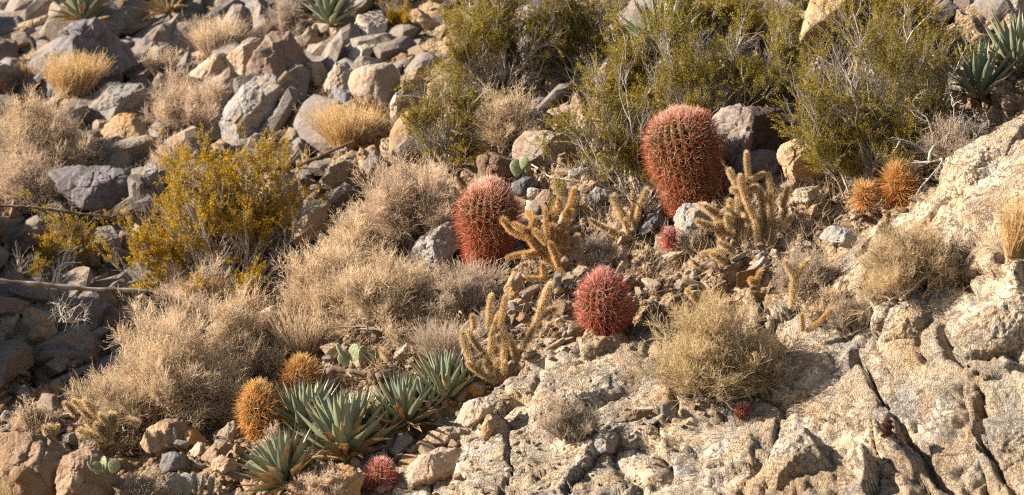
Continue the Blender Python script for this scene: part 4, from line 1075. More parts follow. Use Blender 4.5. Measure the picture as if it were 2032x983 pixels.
# ---- outlined rocks
R = [
 ('large purple grey boulder behind the golden grass tuft', 'purple', [(64,114),(134,67),(190,52),(300,62),(298,115),(240,135),(110,185),(78,160)], {}),
 ('upright grey rock just above the large purple grey boulder', 'grey', [(188,52),(248,17),(280,28),(282,60),(215,68)], {}),
 ('small grey rock left of the upright grey rock, under the dark agave', 'grey', [(94,48),(120,27),(145,38),(140,66),(100,64)], {}),
 ('thin flat tan slab tilted near the upper left corner', 'tan', [(15,62),(84,32),(95,42),(24,74)], {}),
 ('brown rock cut by the left edge high on the slope', 'brown', [(-30,77),(27,80),(27,112),(0,130),(-30,130)], {}),
 ('square grey brown block right of the large purple grey boulder', 'grey', [(298,94),(336,94),(332,124),(298,122)], {}),
 ('pale grey boulder with a brown shaded right side between two shrubs', 'grey', [(150,200),(190,172),(268,174),(292,190),(296,228),(262,246),(215,250),(155,238)], {}),
 ('pointed tan rock under the pale grey boulder', 'tan', [(200,262),(235,238),(262,237),(282,265),(279,305),(235,300)], {}),
 ('large blocky tan grey boulder right of the long brown shrub', 'grey', [(440,240),(470,200),(497,158),(537,161),(544,201),(537,242),(487,272),(440,270)], {}),
 ('low grey slab under the long brown shrub', 'grey', [(395,262),(440,228),(470,232),(460,270),(412,276)], {}),
 ('dark purplish brown faceted boulder high left of centre', 'brown', [(503,134),(537,74),(570,77),(614,128),(604,150),(564,183),(503,156)], dict(p=40)),
 ('smooth rounded orange tan rock at the right of the dark faceted boulder', 'tan', [(611,148),(614,107),(631,114),(646,144),(638,170),(621,170)], {}),
 ('broken tan ledge left of the dark faceted boulder', 'tan', [(456,118),(475,100),(522,82),(532,97),(505,128),(480,160),(456,158)], dict(strata=0.03)),
 ('cream rock lying above the broken tan ledge', 'pale', [(483,70),(497,57),(527,59),(530,67),(497,79)], {}),
 ('layered brown slabs stacked above the long brown shrub', 'tan', [(372,140),(410,118),(443,107),(470,114),(470,158),(386,152)], dict(strata=0.05)),
 ('curved tan slab leaning beside the golden tuft', 'tan', [(161,180),(201,141),(206,149),(190,168),(168,183)], dict(thick=0.6)),
 ('flat grey stone behind the curved tan slab', 'grey', [(188,168),(208,148),(235,158),(237,172),(200,176)], {}),
 ('small pale upright block below the dark faceted boulder', 'pale', [(560,191),(577,186),(584,220),(564,230)], {}),
 ('bluish white slab left of the golden orange tuft', 'pale', [(568,244),(590,215),(638,201),(650,215),(606,237),(577,255)], dict(thick=0.5)),
 ('orange slab wedged under the dark faceted boulder', 'orange', [(598,187),(658,174),(662,190),(614,200)], {}),
 ('grey stone left of the round tan stained boulder', 'grey', [(648,168),(668,131),(690,128),(702,160),(682,182),(655,182)], {}),
 ('low grey rock under the bluish white slab', 'grey', [(565,298),(597,275),(623,292),(616,312),(570,312)], {}),
 ('little brown rock left of the low grey rock, above the yellow creosote', 'brown', [(500,304),(523,285),(552,285),(549,308)], {}),
 ('bright white upright block near the top centre left', 'pale', [(698,93),(700,40),(734,17),(771,13),(764,57),(754,83),(730,93)], dict(p=34, thick=0.6)),
 ('pinkish white block below the bright white upright block', 'pale', [(681,136),(700,97),(740,87),(749,101),(716,140),(690,142)], {}),
 ('big rounded tan boulder with dark stains left of the upper creosote', 'tan', [(693,168),(707,141),(740,131),(781,128),(808,144),(804,166),(787,192),(764,234),(747,224),(735,201),(703,190)], dict(p=14)),
 ('long white slab standing diagonally against the rounded stained boulder', 'pale', [(762,242),(779,200),(794,164),(808,161),(796,188),(789,220),(776,246)], dict(dist=32.2, thick=0.7)),
 ('tan block beside the long white diagonal slab', 'tan', [(794,203),(804,168),(828,164),(846,176),(840,197),(836,214),(801,218)], {}),
 ('flat brown rock above the rounded stained boulder', 'brown', [(761,126),(797,107),(828,114),(830,126),(814,136)], {}),
 ('small upright tan stone right of the flat brown rock', 'tan', [(809,160),(813,140),(831,134),(843,136),(840,165)], {}),
 ('dark grey disc shaped stone left of the rounded stained boulder', 'dark', [(663,178),(690,178),(702,190),(694,207),(668,213)], dict(p=10)),
 ('broad tan mound under the small creosote near the centre', 'tan', [(757,282),(791,232),(824,215),(868,215),(870,270),(823,306),(764,306)], dict(p=12)),
 ('tan pillar rock leaning left of the dark gap above the big dry shrub', 'tan', [(643,357),(665,325),(700,300),(717,305),(692,347),(680,378),(660,374)], {}),
 ('pale slanted pillar rock right of the dark gap above the big dry shrub', 'tan', [(685,392),(700,335),(735,285),(760,275),(739,312),(720,348),(705,392)], {}),
 ('purple grey rock among twigs right of the centre shrub', 'purple', [(1034,234),(1060,215),(1090,228),(1098,240),(1062,262),(1043,250)], {}),
 ('flat tan orange rock under the leafy creosote branches', 'tan', [(1013,294),(1052,262),(1100,266),(1170,275),(1182,302),(1100,333),(1020,328)], {}),
 ('brown orange flat rock behind the middle barrel cactus', 'brown', [(936,348),(950,315),(985,298),(1017,315),(1014,348),(975,362)], {}),
 ('tan rock at the top edge above the flat brown rock', 'tan', [(797,32),(830,20),(870,48),(850,60)], {}),
 ('smooth yellow tan boulder at the top edge between two creosotes', 'tan', [(1585,90),(1605,34),(1615,-20),(1705,-20),(1692,30),(1645,60),(1620,92)], dict(p=9, rough=0.02, facets=1, front=[(-0.3,-1,0.5,1)])),
 ('brown rock at the top edge behind the right of the upper creosote', 'brown', [(1235,40),(1245,0),(1300,-15),(1312,30),(1280,48)], {}),
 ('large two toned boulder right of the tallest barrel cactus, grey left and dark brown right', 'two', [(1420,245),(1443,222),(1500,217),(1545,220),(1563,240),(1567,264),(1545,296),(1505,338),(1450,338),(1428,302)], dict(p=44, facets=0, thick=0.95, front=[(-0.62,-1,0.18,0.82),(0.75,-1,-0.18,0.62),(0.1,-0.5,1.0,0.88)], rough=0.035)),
 ('gritty pale rock on top behind the two toned boulder', 'pale', [(1500,218),(1531,197),(1555,200),(1556,224)], dict(dist=31.2)),
 ('pale orange blocky boulder under the right creosote', 'tan', [(1541,312),(1552,288),(1583,279),(1610,288),(1625,320),(1623,354),(1590,364),(1560,348)], dict(p=34)),
 ('small grey rock on top of the pale orange blocky boulder', 'grey', [(1566,272),(1587,255),(1596,265),(1592,282),(1573,286)], {}),
 ('thin pale stone leaning between the two toned and the pale orange boulder', 'pale', [(1554,274),(1570,250),(1575,262),(1562,290)], {}),
 ('dark rock under the two toned boulder', 'dark', [(1446,340),(1458,308),(1500,300),(1547,302),(1549,344),(1490,356)], {}),
 ('grey slab at the top right corner above the agaves', 'grey', [(1978,22),(2010,-6),(2060,-10),(2060,20),(1990,38)], {}),
 ('dark purple boulder with a tan left side beside the left dry shrubs', 'purple', [(111,350),(154,333),(188,335),(242,347),(257,372),(247,400),(208,414),(158,404),(138,387)], dict(p=22)),
 ('grey tan rock right of the dark purple boulder behind the yellow creosote', 'grey', [(260,342),(305,325),(312,382),(285,396)], {}),
 ('flat pale grey stone under the dark purple boulder', 'pale', [(196,419),(255,405),(260,426),(200,433)], {}),
 ('pale greenish boulder left below the thin fallen stalk', 'pale', [(85,473),(114,434),(143,437),(126,485),(94,488)], {}),
 ('tall pale grey stone beside the left side of the yellow creosote', 'grey', [(193,455),(228,441),(244,522),(208,522),(186,485)], {}),
 ('grey stone at the left edge below the thin fallen stalk', 'grey', [(-20,446),(34,441),(56,471),(13,482),(-20,480)], {}),
 ('large orange tan boulder behind the right branches of the yellow creosote', 'tan', [(511,364),(545,350),(579,360),(593,411),(566,435),(511,418)], {}),
 ('little pale stone above the right branches of the yellow creosote', 'pale', [(595,372),(624,361),(636,372),(604,387)], {}),
 ('tan rock between the yellow creosote and the big centre shrub', 'tan', [(568,462),(600,420),(640,404),(647,466),(584,475)], {}),
 ('grey tan boulder at the left edge in the shaded gully', 'grey', [(-25,600),(20,595),(37,625),(36,684),(0,698),(-25,695)], {}),
 ('ribbed tan rock in the shaded gully beside the left edge boulder', 'tan', [(42,627),(60,590),(103,619),(113,654),(102,696),(50,696)], dict(strata=0.05)),
 ('small brown block in the shaded gully right of the ribbed rock', 'brown', [(99,617),(128,613),(130,644),(104,648)], {}),
 ('smooth tan rock behind the big tan shrub at the ridge', 'tan', [(398,648),(433,635),(477,632),(482,664),(430,672)], dict(p=10)),
 ('pale flat stone on the ridge below the white pebble', 'pale', [(515,617),(554,603),(566,615),(517,632)], {}),
 ('round white pebble on the ridge right of the fluffy shrub', 'pale', [(516,600),(524,592),(533,598),(530,607),(520,608)], dict(p=8)),
 ('pitted grey and yellow slab leaning left of the middle barrel cactus', 'grey', [(799,520),(824,488),(848,459),(898,429),(914,441),(914,480),(881,522),(861,535),(821,528)], dict(rough=0.08, p=30)),
 ('blue grey rock behind the right shoulder of the middle barrel cactus', 'dark', [(1007,366),(1046,353),(1071,364),(1068,384),(1029,389)], {}),
 ('cream rock under the blue grey rock', 'pale', [(1037,391),(1052,372),(1071,377),(1068,393)], {}),
 ('upright bluish white stone right of the middle barrel cactus', 'pale', [(1044,397),(1066,388),(1075,417),(1056,430),(1044,423)], {}),
 ('small brown stone touching the upright bluish white stone', 'brown', [(1069,397),(1093,400),(1092,414),(1071,412)], {}),
 ('tan grey rock under the low creosote branches right of the small prickly pear', 'grey', [(1114,342),(1163,331),(1172,350),(1126,356)], {}),
 ('angular tan grey rock left of the duller cholla', 'grey', [(1161,396),(1183,372),(1212,380),(1205,407),(1177,414)], {}),
 ('blue black rock at the foot of the tallest barrel cactus', 'dark', [(1270,452),(1300,420),(1321,402),(1336,431),(1306,452),(1282,478)], {}),
 ('grey white boulder between the tallest barrel and the large cholla', 'grey', [(1341,436),(1358,406),(1395,403),(1420,420),(1418,464),(1385,490),(1348,482)], dict(rough=0.07)),
 ('upright tan stone left of the round pink barrel cactus', 'tan', [(1000,562),(1022,543),(1038,555),(1049,588),(1029,596),(1000,595)], {}),
 ('tall orange tan rock beside the round pink barrel cactus', 'orange', [(1091,625),(1108,578),(1143,553),(1153,562),(1142,611),(1130,630),(1096,644)], dict(dist=30.0)),
 ('small brown stone beneath the upright tan stone', 'brown', [(1020,634),(1036,620),(1055,629),(1048,646)], {}),
 ('ribbed tan stone right of the large cholla', 'tan', [(1565,396),(1584,375),(1622,368),(1626,386),(1600,404)], dict(strata=0.04)),
 ('flat grey slab below the ribbed tan stone', 'grey', [(1582,410),(1627,387),(1649,394),(1614,411)], {}),
 ('round orange stone below the flat grey slab', 'orange', [(1598,419),(1620,402),(1627,423),(1610,431)], dict(p=10)),
 ('brown shaded stone under the pale orange blocky boulder', 'brown', [(1551,368),(1573,353),(1609,367),(1567,381)], {}),
 ('wide flat grey slab above the low grey shrub right of the large cholla', 'grey', [(1615,470),(1647,449),(1708,459),(1716,483),(1688,492),(1667,478)], {}),
 ('long plank shaped stone below the large cholla', 'grey', [(1470,549),(1513,511),(1522,518),(1482,556)], {}),
 ('large cracked orange tan boulder in the bottom left corner', 'rust', [(-40,866),(20,856),(74,862),(130,880),(168,905),(190,1010),(-40,1010)], dict(p=70, strata=0.05, rough=0.09, facets=8)),
 ('orange tan boulder leaning on the right of the bottom left corner boulder', 'rust', [(118,905),(135,886),(180,884),(217,911),(232,960),(220,1010),(110,1010)], dict(p=70, strata=0.05, rough=0.09, facets=8)),
 ('low grey rock behind the bottom left corner boulder', 'grey', [(109,866),(148,859),(176,869),(150,884),(114,877)], {}),
 ('orange tan cap stone on top of the bottom left rock heap', 'orange', [(350,880),(362,854),(383,847),(411,868),(402,884),(360,889)], {}),
 ('small pale tan block below the orange cap stone', 'tan', [(377,895),(393,876),(413,876),(411,897),(389,909)], {}),
 ('sunlit tan block on the right of the bottom left rock heap', 'tan', [(397,907),(430,876),(462,883),(450,910),(423,929)], dict(p=36)),
 ('round dark grey boulder in front of the bottom left rock heap', 'dark', [(313,923),(329,899),(352,896),(371,911),(368,932),(322,942)], dict(p=12)),
 ('tan stone under the sunlit block of the bottom left heap', 'tan', [(417,923),(436,903),(466,913),(472,933),(436,946)], {}),
 ('lowest orange stone of the bottom left heap', 'orange', [(438,940),(463,928),(482,942),(475,956),(443,956)], {}),
 ('pinkish slanted rock under the yellow orange barrel cactus', 'tan', [(424,866),(463,832),(472,854),(462,879)], {}),
 ('wide orange boulder under the big tan shrub', 'orange', [(262,880),(285,852),(330,836),(370,836),(390,850),(360,892),(290,902)], dict(p=50, rough=0.07)),
 ('tan rock at the bottom edge left of the small crimson barrel cactus', 'tan', [(634,962),(664,929),(690,923),(722,945),(706,1000),(646,1000)], {}),
 ('brown grey rock behind the orange barrel cactus', 'grey', [(578,694),(600,660),(655,658),(644,694)], {}),
 ('pinkish tan rock left of the front prickly pear', 'tan', [(635,689),(664,678),(692,698),(657,718)], {}),
 ('upright tan block jutting from the edge of the cream bedrock face', 'tan', [(948,870),(965,822),(982,819),(988,834),(971,872)], dict(p=32)),
 ('grey tan boulder lying across the bottom of the cream bedrock face', 'grey', [(1161,870),(1207,852),(1246,868),(1253,890),(1183,905),(1161,890)], dict(dist=28.42)),
 ('dark flat slab on the ledge above the grey tan boulder', 'brown', [(1208,833),(1250,815),(1299,809),(1296,823),(1230,842)], dict(dist=28.55)),
 ('small flat stone right of the dark flat slab', 'grey', [(1279,836),(1318,819),(1333,824),(1301,842)], dict(dist=28.5)),
 ('pinkish grey upright slab behind the small crimson barrel cactus', 'grey', [(768,905),(794,859),(811,856),(823,868),(796,905)], {}),
 ('short tan bar of rock right of the pinkish grey upright slab', 'tan', [(799,897),(828,879),(840,888),(814,905)], {}),
 ('cream quartz rock at the left end of the bedrock outcrop', 'tan', [(822,899),(855,856),(895,846),(930,854),(917,873),(868,893)], dict(rough=0.09, p=34)),
 ('rough golden tan mass below the cream quartz rock', 'tan', [(799,952),(814,913),(868,889),(917,895),(910,935),(868,960),(821,966)], dict(rough=0.09)),
 ('sparkling white quartz rock in the notch left of the tall golden cholla', 'pale', [(905,838),(925,800),(975,778),(992,790),(968,828),(935,846)], dict(rough=0.1, p=36)),
 ('orange stone between the right agaves and the quartz notch', 'orange', [(866,806),(885,790),(903,797),(895,812)], {}),
 ('brown orange stone under the rightmost front agave', 'orange', [(920,780),(935,755),(962,760),(960,788)], {}),
 ('orange boulder shaded below the fluffy shrubs in the gully', 'brown', [(190,640),(225,610),(250,630),(240,670),(200,670)], {}),
 ('pale tan rock at the foot of the middle barrel cactus left side', 'tan', [(1003,600),(1030,592),(1060,600),(1052,622),(1010,622)], {}),
]
for lb, mt, ol, kw in R:
    kw = dict(kw); kw.setdefault('group', G_ROCK)
    mx = (min(a for a, b in ol) + max(a for a, b in ol)) / 2; my = (min(b for a, b in ol) + max(b for a, b in ol)) / 2
    g = 1.3 if (mx < 700 and my < 440) else 1.14 if my < 560 else 1.06
    B(lb, mt, [(mx + (a - mx) * g, my + (b - my) * g) for a, b in ol], **kw)

# unseen rock mass, added beyond the left edge to keep the gully in shade
B('tall dark rock spur beyond the left edge of the gully', 'brown', [(-420, 860), (-420, 380), (-330, 230), (-210, 270), (-120, 440), (-70, 640), (-70, 860)], thick=1.3, dist=31.9, group=G_ROCK, p=20)

# ---- loose stones: a few shapes copied, each its own object
def stone_mesh(seed, flat):
    rg = np.random.default_rng(seed)
    tl = lambda a: tuple(nrm(np.array(a, dtype=float) + 0.17 * rg.normal(size=3)))
    pl = [(tl((1, 0, 0)), 1.0), (tl((-1, 0, 0)), 1.0), (tl((0, 1, 0)), 0.8), (tl((0, -1, 0)), 0.8), (tl((0, 0, 1)), flat * 0.7), (tl((0, 0, -1)), flat * 0.7)]
    pl += [(tuple(nrm(rg.normal(size=3))), rg.uniform(0.72, 1.0)) for _ in range(6)]
    pl = [(a, b * 0.5) for a, b in pl]
    v, f = rock_shape(pl, 4, 70, 1.0, 0.05, seed, 0.0)
    return make_mesh('stone', v, None, f)
SHAPES = [stone_mesh(100 + i, fl) for i, fl in enumerate((0.85, 0.55, 0.7, 0.4, 0.95, 0.62, 0.5, 0.78))]
for m in SHAPES: m.materials.append(M_TAN)
def stones(label, group, poly, n, smin, smax, mats, flatten=1.0, tilt=0.6):
    for _ in range(n):
        x, y = sample_poly(poly)
        g, nn = ground(x, y)
        size = math.exp(random.uniform(math.log(smin), math.log(smax))) * K * g.y
        o = bpy.data.objects.new('stone', random.choice(SHAPES)); COL.objects.link(o)
        o.location = g + Vector((0, 0, size * 0.12))
        o.rotation_euler = (random.gauss(0, tilt), random.gauss(-0.35, tilt), random.uniform(0, 6.28))
        o.scale = (size * random.uniform(0.85, 1.35), size * random.uniform(0.8, 1.1), size * random.uniform(0.6, 1.0) * flatten)
        o.material_slots[0].link = 'OBJECT'; o.material_slots[0].material = MATS[random.choice(mats)]
        tag(o, label, 'stone', group)
stones('loose tan stone in the rubble between the round pink barrel and the large cholla', 'stones between the pink barrel and the large cholla', [(1245,640),(1330,560),(1420,505),(1500,560),(1400,600),(1280,660)], 26, 14, 42, ['tan','tan','orange','pale','grey'], 0.7)
stones('angular stone scattered right of the middle barrel below the creosote', 'stones right of the middle barrel', [(1040,370),(1240,340),(1280,400),(1240,480),(1150,520),(1040,430)], 26, 14, 40, ['tan','grey','pale','brown'])
stones('small brown stone on the bare bench under the golden cacti mounds', 'stones under the golden mounds', [(1560,385),(1680,390),(1860,370),(1800,430),(1640,470),(1560,450)], 30, 10, 30, ['tan','orange','grey','tan'], 0.7)
stones('orange tan stone between the front agaves and the bedrock', 'stones between the agaves and the bedrock', [(850,730),(960,760),(1000,760),(940,820),(880,850),(780,885),(770,850)], 24, 14, 38, ['orange','tan','tan','pale'])
stones('tan stone in the rubble left of the lowest agave', 'stones left of the lowest agave', [(340,860),(470,860),(520,960),(400,983),(330,940)], 20, 14, 40, ['tan','orange','grey'])
stones('stone in the litter around the front prickly pear', 'stones around the front prickly pear', [(640,660),(760,640),(850,700),(760,760),(650,720)], 20, 14, 40, ['tan','grey','brown','orange'])
stones('stone tumbled on the upper slope around the dark faceted boulder', 'stones around the dark faceted boulder', [(470,60),(700,110),(800,250),(700,300),(560,260),(470,150)], 26, 24, 80, ['tan','grey','brown','tan'])
stones('dark stone in the shaded gully at the left', 'stones in the shaded gully', [(0,580),(140,600),(260,640),(180,800),(0,840)], 24, 24, 80, ['brown','grey','tan','dark'])
stones('grey stone among the boulders of the upper left', 'stones of the upper left', [(0,20),(300,5),(420,90),(300,140),(0,180)], 24, 26, 85, ['grey','purple','tan','brown'])
stones('stone on the far gully side behind the yellow creosote', 'stones behind the yellow creosote', [(0,400),(120,330),(260,380),(600,310),(640,470),(450,560),(150,560),(0,540)], 30, 24, 85, ['tan','grey','brown','tan'])
stones('tan stone between the forked cholla and the round pink barrel', 'stones by the round pink barrel', [(950,570),(1130,545),(1130,660),(1040,700),(930,650)], 20, 12, 36, ['tan','orange','grey'])
stones('stone showing between the twigs of the upper creosote', 'stones under the upper creosote', [(780,10),(1100,10),(1030,300),(860,250)], 22, 14, 44, ['tan','orange','grey'])
stones('broken cream stone along the lower edge of the bedrock left of the cream face', 'broken stones at the lower edge', [(700,920),(830,880),(960,840),(910,960),(800,983),(720,983)], 22, 14, 44, ['pale','tan','tan'])
stones('flat stone lying on the ledge above the grey bedrock', 'stones on the ledge', [(1160,870),(1330,815),(1460,800),(1430,845),(1280,880)], 14, 10, 28, ['tan','grey','pale'], 0.6)

# ---- gravel: thousands of chips as one mass
def gravel(n):
    mb = MB()
    polys = [([(560,983),(1000,770),(1250,640),(1500,560),(1700,470),(1900,300),(1500,200),(1000,330),(600,760),(300,983)], 0.6), ([(0,0),(2032,0),(2032,250),(1500,400),(700,500),(0,560)], 0.3), ([(0,560),(260,560),(250,850),(0,860)], 0.05), ([(560,983),(1000,770),(1400,800),(1300,983)], 0.05)]
    d0, f0 = ico(1)
    for poly, share in polys:
        for _ in range(int(n * share)):
            x, y = sample_poly(poly)
            g, nn = ground(x, y)
            s = math.exp(random.uniform(math.log(3.0), math.log(13))) * K * g.y * 0.5
            v = d0 * (1 + 0.35 * RNG.normal(size=(len(d0), 1)).clip(-1, 1)) * s * np.array([RNG.uniform(0.8, 1.5), RNG.uniform(0.8, 1.2), RNG.uniform(0.45, 0.9)])
            a = RNG.uniform(0, 6.28); ca, sa = math.cos(a), math.sin(a)
            v = v @ np.array([[ca, -sa, 0], [sa, ca, 0], [0.3, 0, 1]])
            mb.add(v + np.array(g[:]) + np.array([0, 0, s * 0.3]), None, f0, RNG.uniform(0, 1))
    me = mb.mesh('gravel', False)
    m = plant_material('gravel_chips', [(0, (0.20, 0.13, 0.07)), (0.35, (0.33, 0.225, 0.13)), (0.6, (0.27, 0.22, 0.18)), (0.8, (0.42, 0.32, 0.21)), (1, (0.52, 0.45, 0.37))], 0.0, var=0.25)
    tag(obj('gravel', me, m), kind='stuff')
gravel(7000)

def rubble(n):
    """smaller broken stones heaped between the larger ones"""
    mb = MB()
    polys = [([(-200,-120),(900,-120),(760,300),(640,470),(280,600),(0,560)], 0.36), ([(560,960),(800,850),(1000,745),(1250,610),(1500,545),(1700,450),(1850,320),(1500,230),(1000,340),(700,560),(480,880)], 0.42), ([(900,-120),(2150,-120),(1900,200),(1500,230),(1000,340),(780,320)], 0.14), ([(0,560),(280,580),(240,860),(0,860)], 0.10)]
    base = []
    for k in range(14):
        rg = np.random.default_rng(500 + k)
        tl = lambda a: tuple(nrm(np.array(a, dtype=float) + 0.16 * rg.normal(size=3)))
        hz = rg.uniform(0.16, 0.36)
        pl = [(tl((1,0,0)), .5), (tl((-1,0,0)), .5), (tl((0,1,0)), .42), (tl((0,-1,0)), .42), (tl((0,0,1)), hz), (tl((0,0,-1)), hz)] + [(tuple(nrm(rg.normal(size=3))), rg.uniform(0.36, 0.52)) for _ in range(6)]
        base.append(rock_shape(pl, 3, 90, 1.0, 0.04, 500 + k, 0.0))
    for poly, share in polys:
        for _ in range(int(n * share)):
            x, y = sample_poly(poly); g, nn = ground(x, y)
            v, f = base[RNG.integers(len(base))]
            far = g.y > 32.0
            s = math.exp(random.uniform(math.log(20 if far else 8), math.log(105 if far else 32))) * K * g.y
            R = np.array(Matrix.Rotation(random.gauss(-0.55, 0.35), 3, 'Y') @ Matrix.Rotation(random.gauss(0.15, 0.4), 3, 'X') @ Matrix.Rotation(random.gauss(0, 0.9), 3, 'Z'))
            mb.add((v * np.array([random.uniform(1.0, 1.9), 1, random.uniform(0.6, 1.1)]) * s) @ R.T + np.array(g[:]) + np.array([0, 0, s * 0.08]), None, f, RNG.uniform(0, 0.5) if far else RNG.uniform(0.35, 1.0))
    m = rock_material('rubble_stone', (0.345, 0.265, 0.185), (0.255, 0.225, 0.20), (0.27, 0.165, 0.085), scale=9)
    nt = m.node_tree; at = N(nt.nodes, 'ShaderNodeAttribute', attribute_name='tint')
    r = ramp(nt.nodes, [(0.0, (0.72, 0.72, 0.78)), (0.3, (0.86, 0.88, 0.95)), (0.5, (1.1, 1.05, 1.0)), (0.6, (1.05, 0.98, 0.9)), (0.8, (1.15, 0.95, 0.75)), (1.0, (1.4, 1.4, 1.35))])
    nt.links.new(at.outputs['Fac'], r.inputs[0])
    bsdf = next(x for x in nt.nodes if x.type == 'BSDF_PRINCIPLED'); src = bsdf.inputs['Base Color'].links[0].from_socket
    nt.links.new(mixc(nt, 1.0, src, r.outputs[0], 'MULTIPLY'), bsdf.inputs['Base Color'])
    tag(obj('rubble', mb.mesh('rubble', False), m), kind='stuff')
rubble(1700)

# ---- litter of dry twigs and thin grass over the soil
def litter(name, n, polys, up, l0, l1, mat, r=0.0009, clump=1, Kp=4):
    S = []
    for _ in range(n):
        x, y = sample_poly(random.choice(polys)); g, nn = ground(x, y)
        for _ in range(clump): S.append(np.array(g[:]) + RNG.normal(size=3) * np.array([0.02, 0.02, 0.0]) * (clump > 1))
    S = np.array(S); m = len(S)
    D = RNG.normal(size=(m, 3)); D[:, 2] = np.abs(D[:, 2]) * 0.3 + up
    P = grow(S + np.array([0, 0, 0.004]), D, RNG.uniform(l0, l1, m), Kp, 0.25, 0)
    mb = MB(); v, q, c = tubes(P, taper(m, Kp, r, r * 0.5), 3, RNG.uniform(0, 1, m)); mb.add(v, q, None, c)
    tag(obj(name, mb.mesh(name), mat), kind='stuff')
BENCH = [(560, 960), (760, 840), (1000, 740), (1250, 600), (1500, 540), (1700, 440), (1850, 330), (1500, 230), (1000, 380), (700, 600), (480, 880)]
FAR = [(0, 20), (900, 0), (1900, 0), (1500, 230), (900, 330), (640, 480), (300, 560), (0, 520)]
litter('twig_litter', 5000, [BENCH, BENCH, FAR, [(0, 560), (270, 560), (250, 840), (0, 860)]], 0.08, 0.03, 0.14, P_GREY)
litter('dry_grass_cover', 1100, [BENCH, BENCH, FAR], 1.3, 0.04, 0.12, P_TAN, 0.0008, 7)
litter('fallen_leaf_litter', 900, [[(500, 960), (560, 860), (800, 850), (960, 720), (840, 700), (640, 740)]], 0.15, 0.03, 0.08, P_AGAVEDRY, 0.003)

# ---- barrel cacti
barrel('tallest red barrel cactus with a pinched waist, left of the two toned boulder', (1386, 428), (1342, 220), [(0, 28), (0.08, 52), (0.2, 64), (0.32, 66), (0.40, 68), (0.52, 77), (0.7, 80), (0.84, 76), (0.93, 58), (0.98, 30), (1, 3)], ribs=24, spl=0.055, dist=30.15)
barrel('middle red barrel cactus narrowing to its foot beside the forked cholla', (960, 548), (973, 358), [(0, 24), (0.1, 36), (0.25, 42), (0.4, 50), (0.5, 58), (0.62, 66), (0.75, 66), (0.87, 54), (0.95, 31), (1, 3)], ribs=22, spl=0.058, crown_tint=0.45)
barrel('round pink red barrel cactus like a ball above the cream bedrock face', (1198, 662), (1198, 538), [(0, 22), (0.1, 40), (0.25, 52), (0.5, 57), (0.7, 53), (0.85, 40), (0.95, 22), (1, 3)], mat=P_PINKSP, ribs=20, spl=0.055)
barrel('yellow orange barrel cactus leaning left of the orange one', (522, 866), (508, 762), [(0, 24), (0.15, 40), (0.4, 47), (0.65, 45), (0.85, 33), (0.95, 18), (1, 3)], mat=P_ORSP, ribs=20, spl=0.062, crown_tint=0.35, near=0.2)
barrel('orange barrel cactus behind the large front agaves', (600, 795), (597, 712), [(0, 28), (0.2, 42), (0.45, 46), (0.7, 40), (0.88, 26), (1, 3)], mat=P_ORSP, ribs=19, spl=0.06, crown_tint=0.25, near=0.15)
barrel('small crimson barrel cactus at the bottom edge right of the agaves', (755, 982), (755, 908), [(0, 16), (0.2, 28), (0.5, 34), (0.75, 28), (0.92, 14), (1, 2)], mat=P_PINKSP, ribs=16, spl=0.045)
barrel('small pinkish barrel cactus against the grey white boulder', (1328, 489), (1328, 450), [(0, 10), (0.3, 17), (0.6, 18), (0.85, 11), (1, 2)], mat=P_PINKSP, ribs=14, spl=0.034, crown_tint=0.6, dist=29.75)
barrel('tiny pinkish cactus ball on the bedrock ledge below the olive shrub', (1473, 828), (1473, 795), [(0, 9), (0.3, 15), (0.6, 16), (0.85, 10), (1, 2)], mat=P_PINKSP, ribs=14, spl=0.026, crown_tint=0.5)
barrel('little dark brown withered cactus in a notch of the bedrock', (1757, 866), (1764, 828), [(0, 8), (0.3, 12), (0.6, 14), (0.85, 10), (1, 2)], mat=P_BRSP, ribs=14, spl=0.014, flesh=P_DEADFLESH)
barrel('orange red barrel cactus cut by the left edge high on the far slope', (0, 202), (0, 166), [(0, 12), (0.3, 20), (0.6, 21), (0.85, 14), (1, 2)], mat=P_REDSP, ribs=16, spl=0.04)
barrel('small red barrel cactus hidden behind twigs above the two toned boulder', (1530, 206), (1530, 163), [(0, 12), (0.3, 19), (0.6, 20), (0.85, 14), (1, 2)], mat=P_REDSP, ribs=16, spl=0.04)
barrel('larger golden orange spiny mound under the right creosote', (1785, 402), (1781, 330), [(0, 28), (0.3, 38), (0.6, 37), (0.85, 24), (1, 3)], mat=P_ORSP, ribs=18, spl=0.088, dist=29.45)
barrel('smaller golden orange spiny mound left of the larger one', (1716, 404), (1716, 368), [(0, 18), (0.3, 24), (0.6, 24), (0.85, 15), (1, 2)], mat=P_ORSP, ribs=15, spl=0.075, dist=29.45)

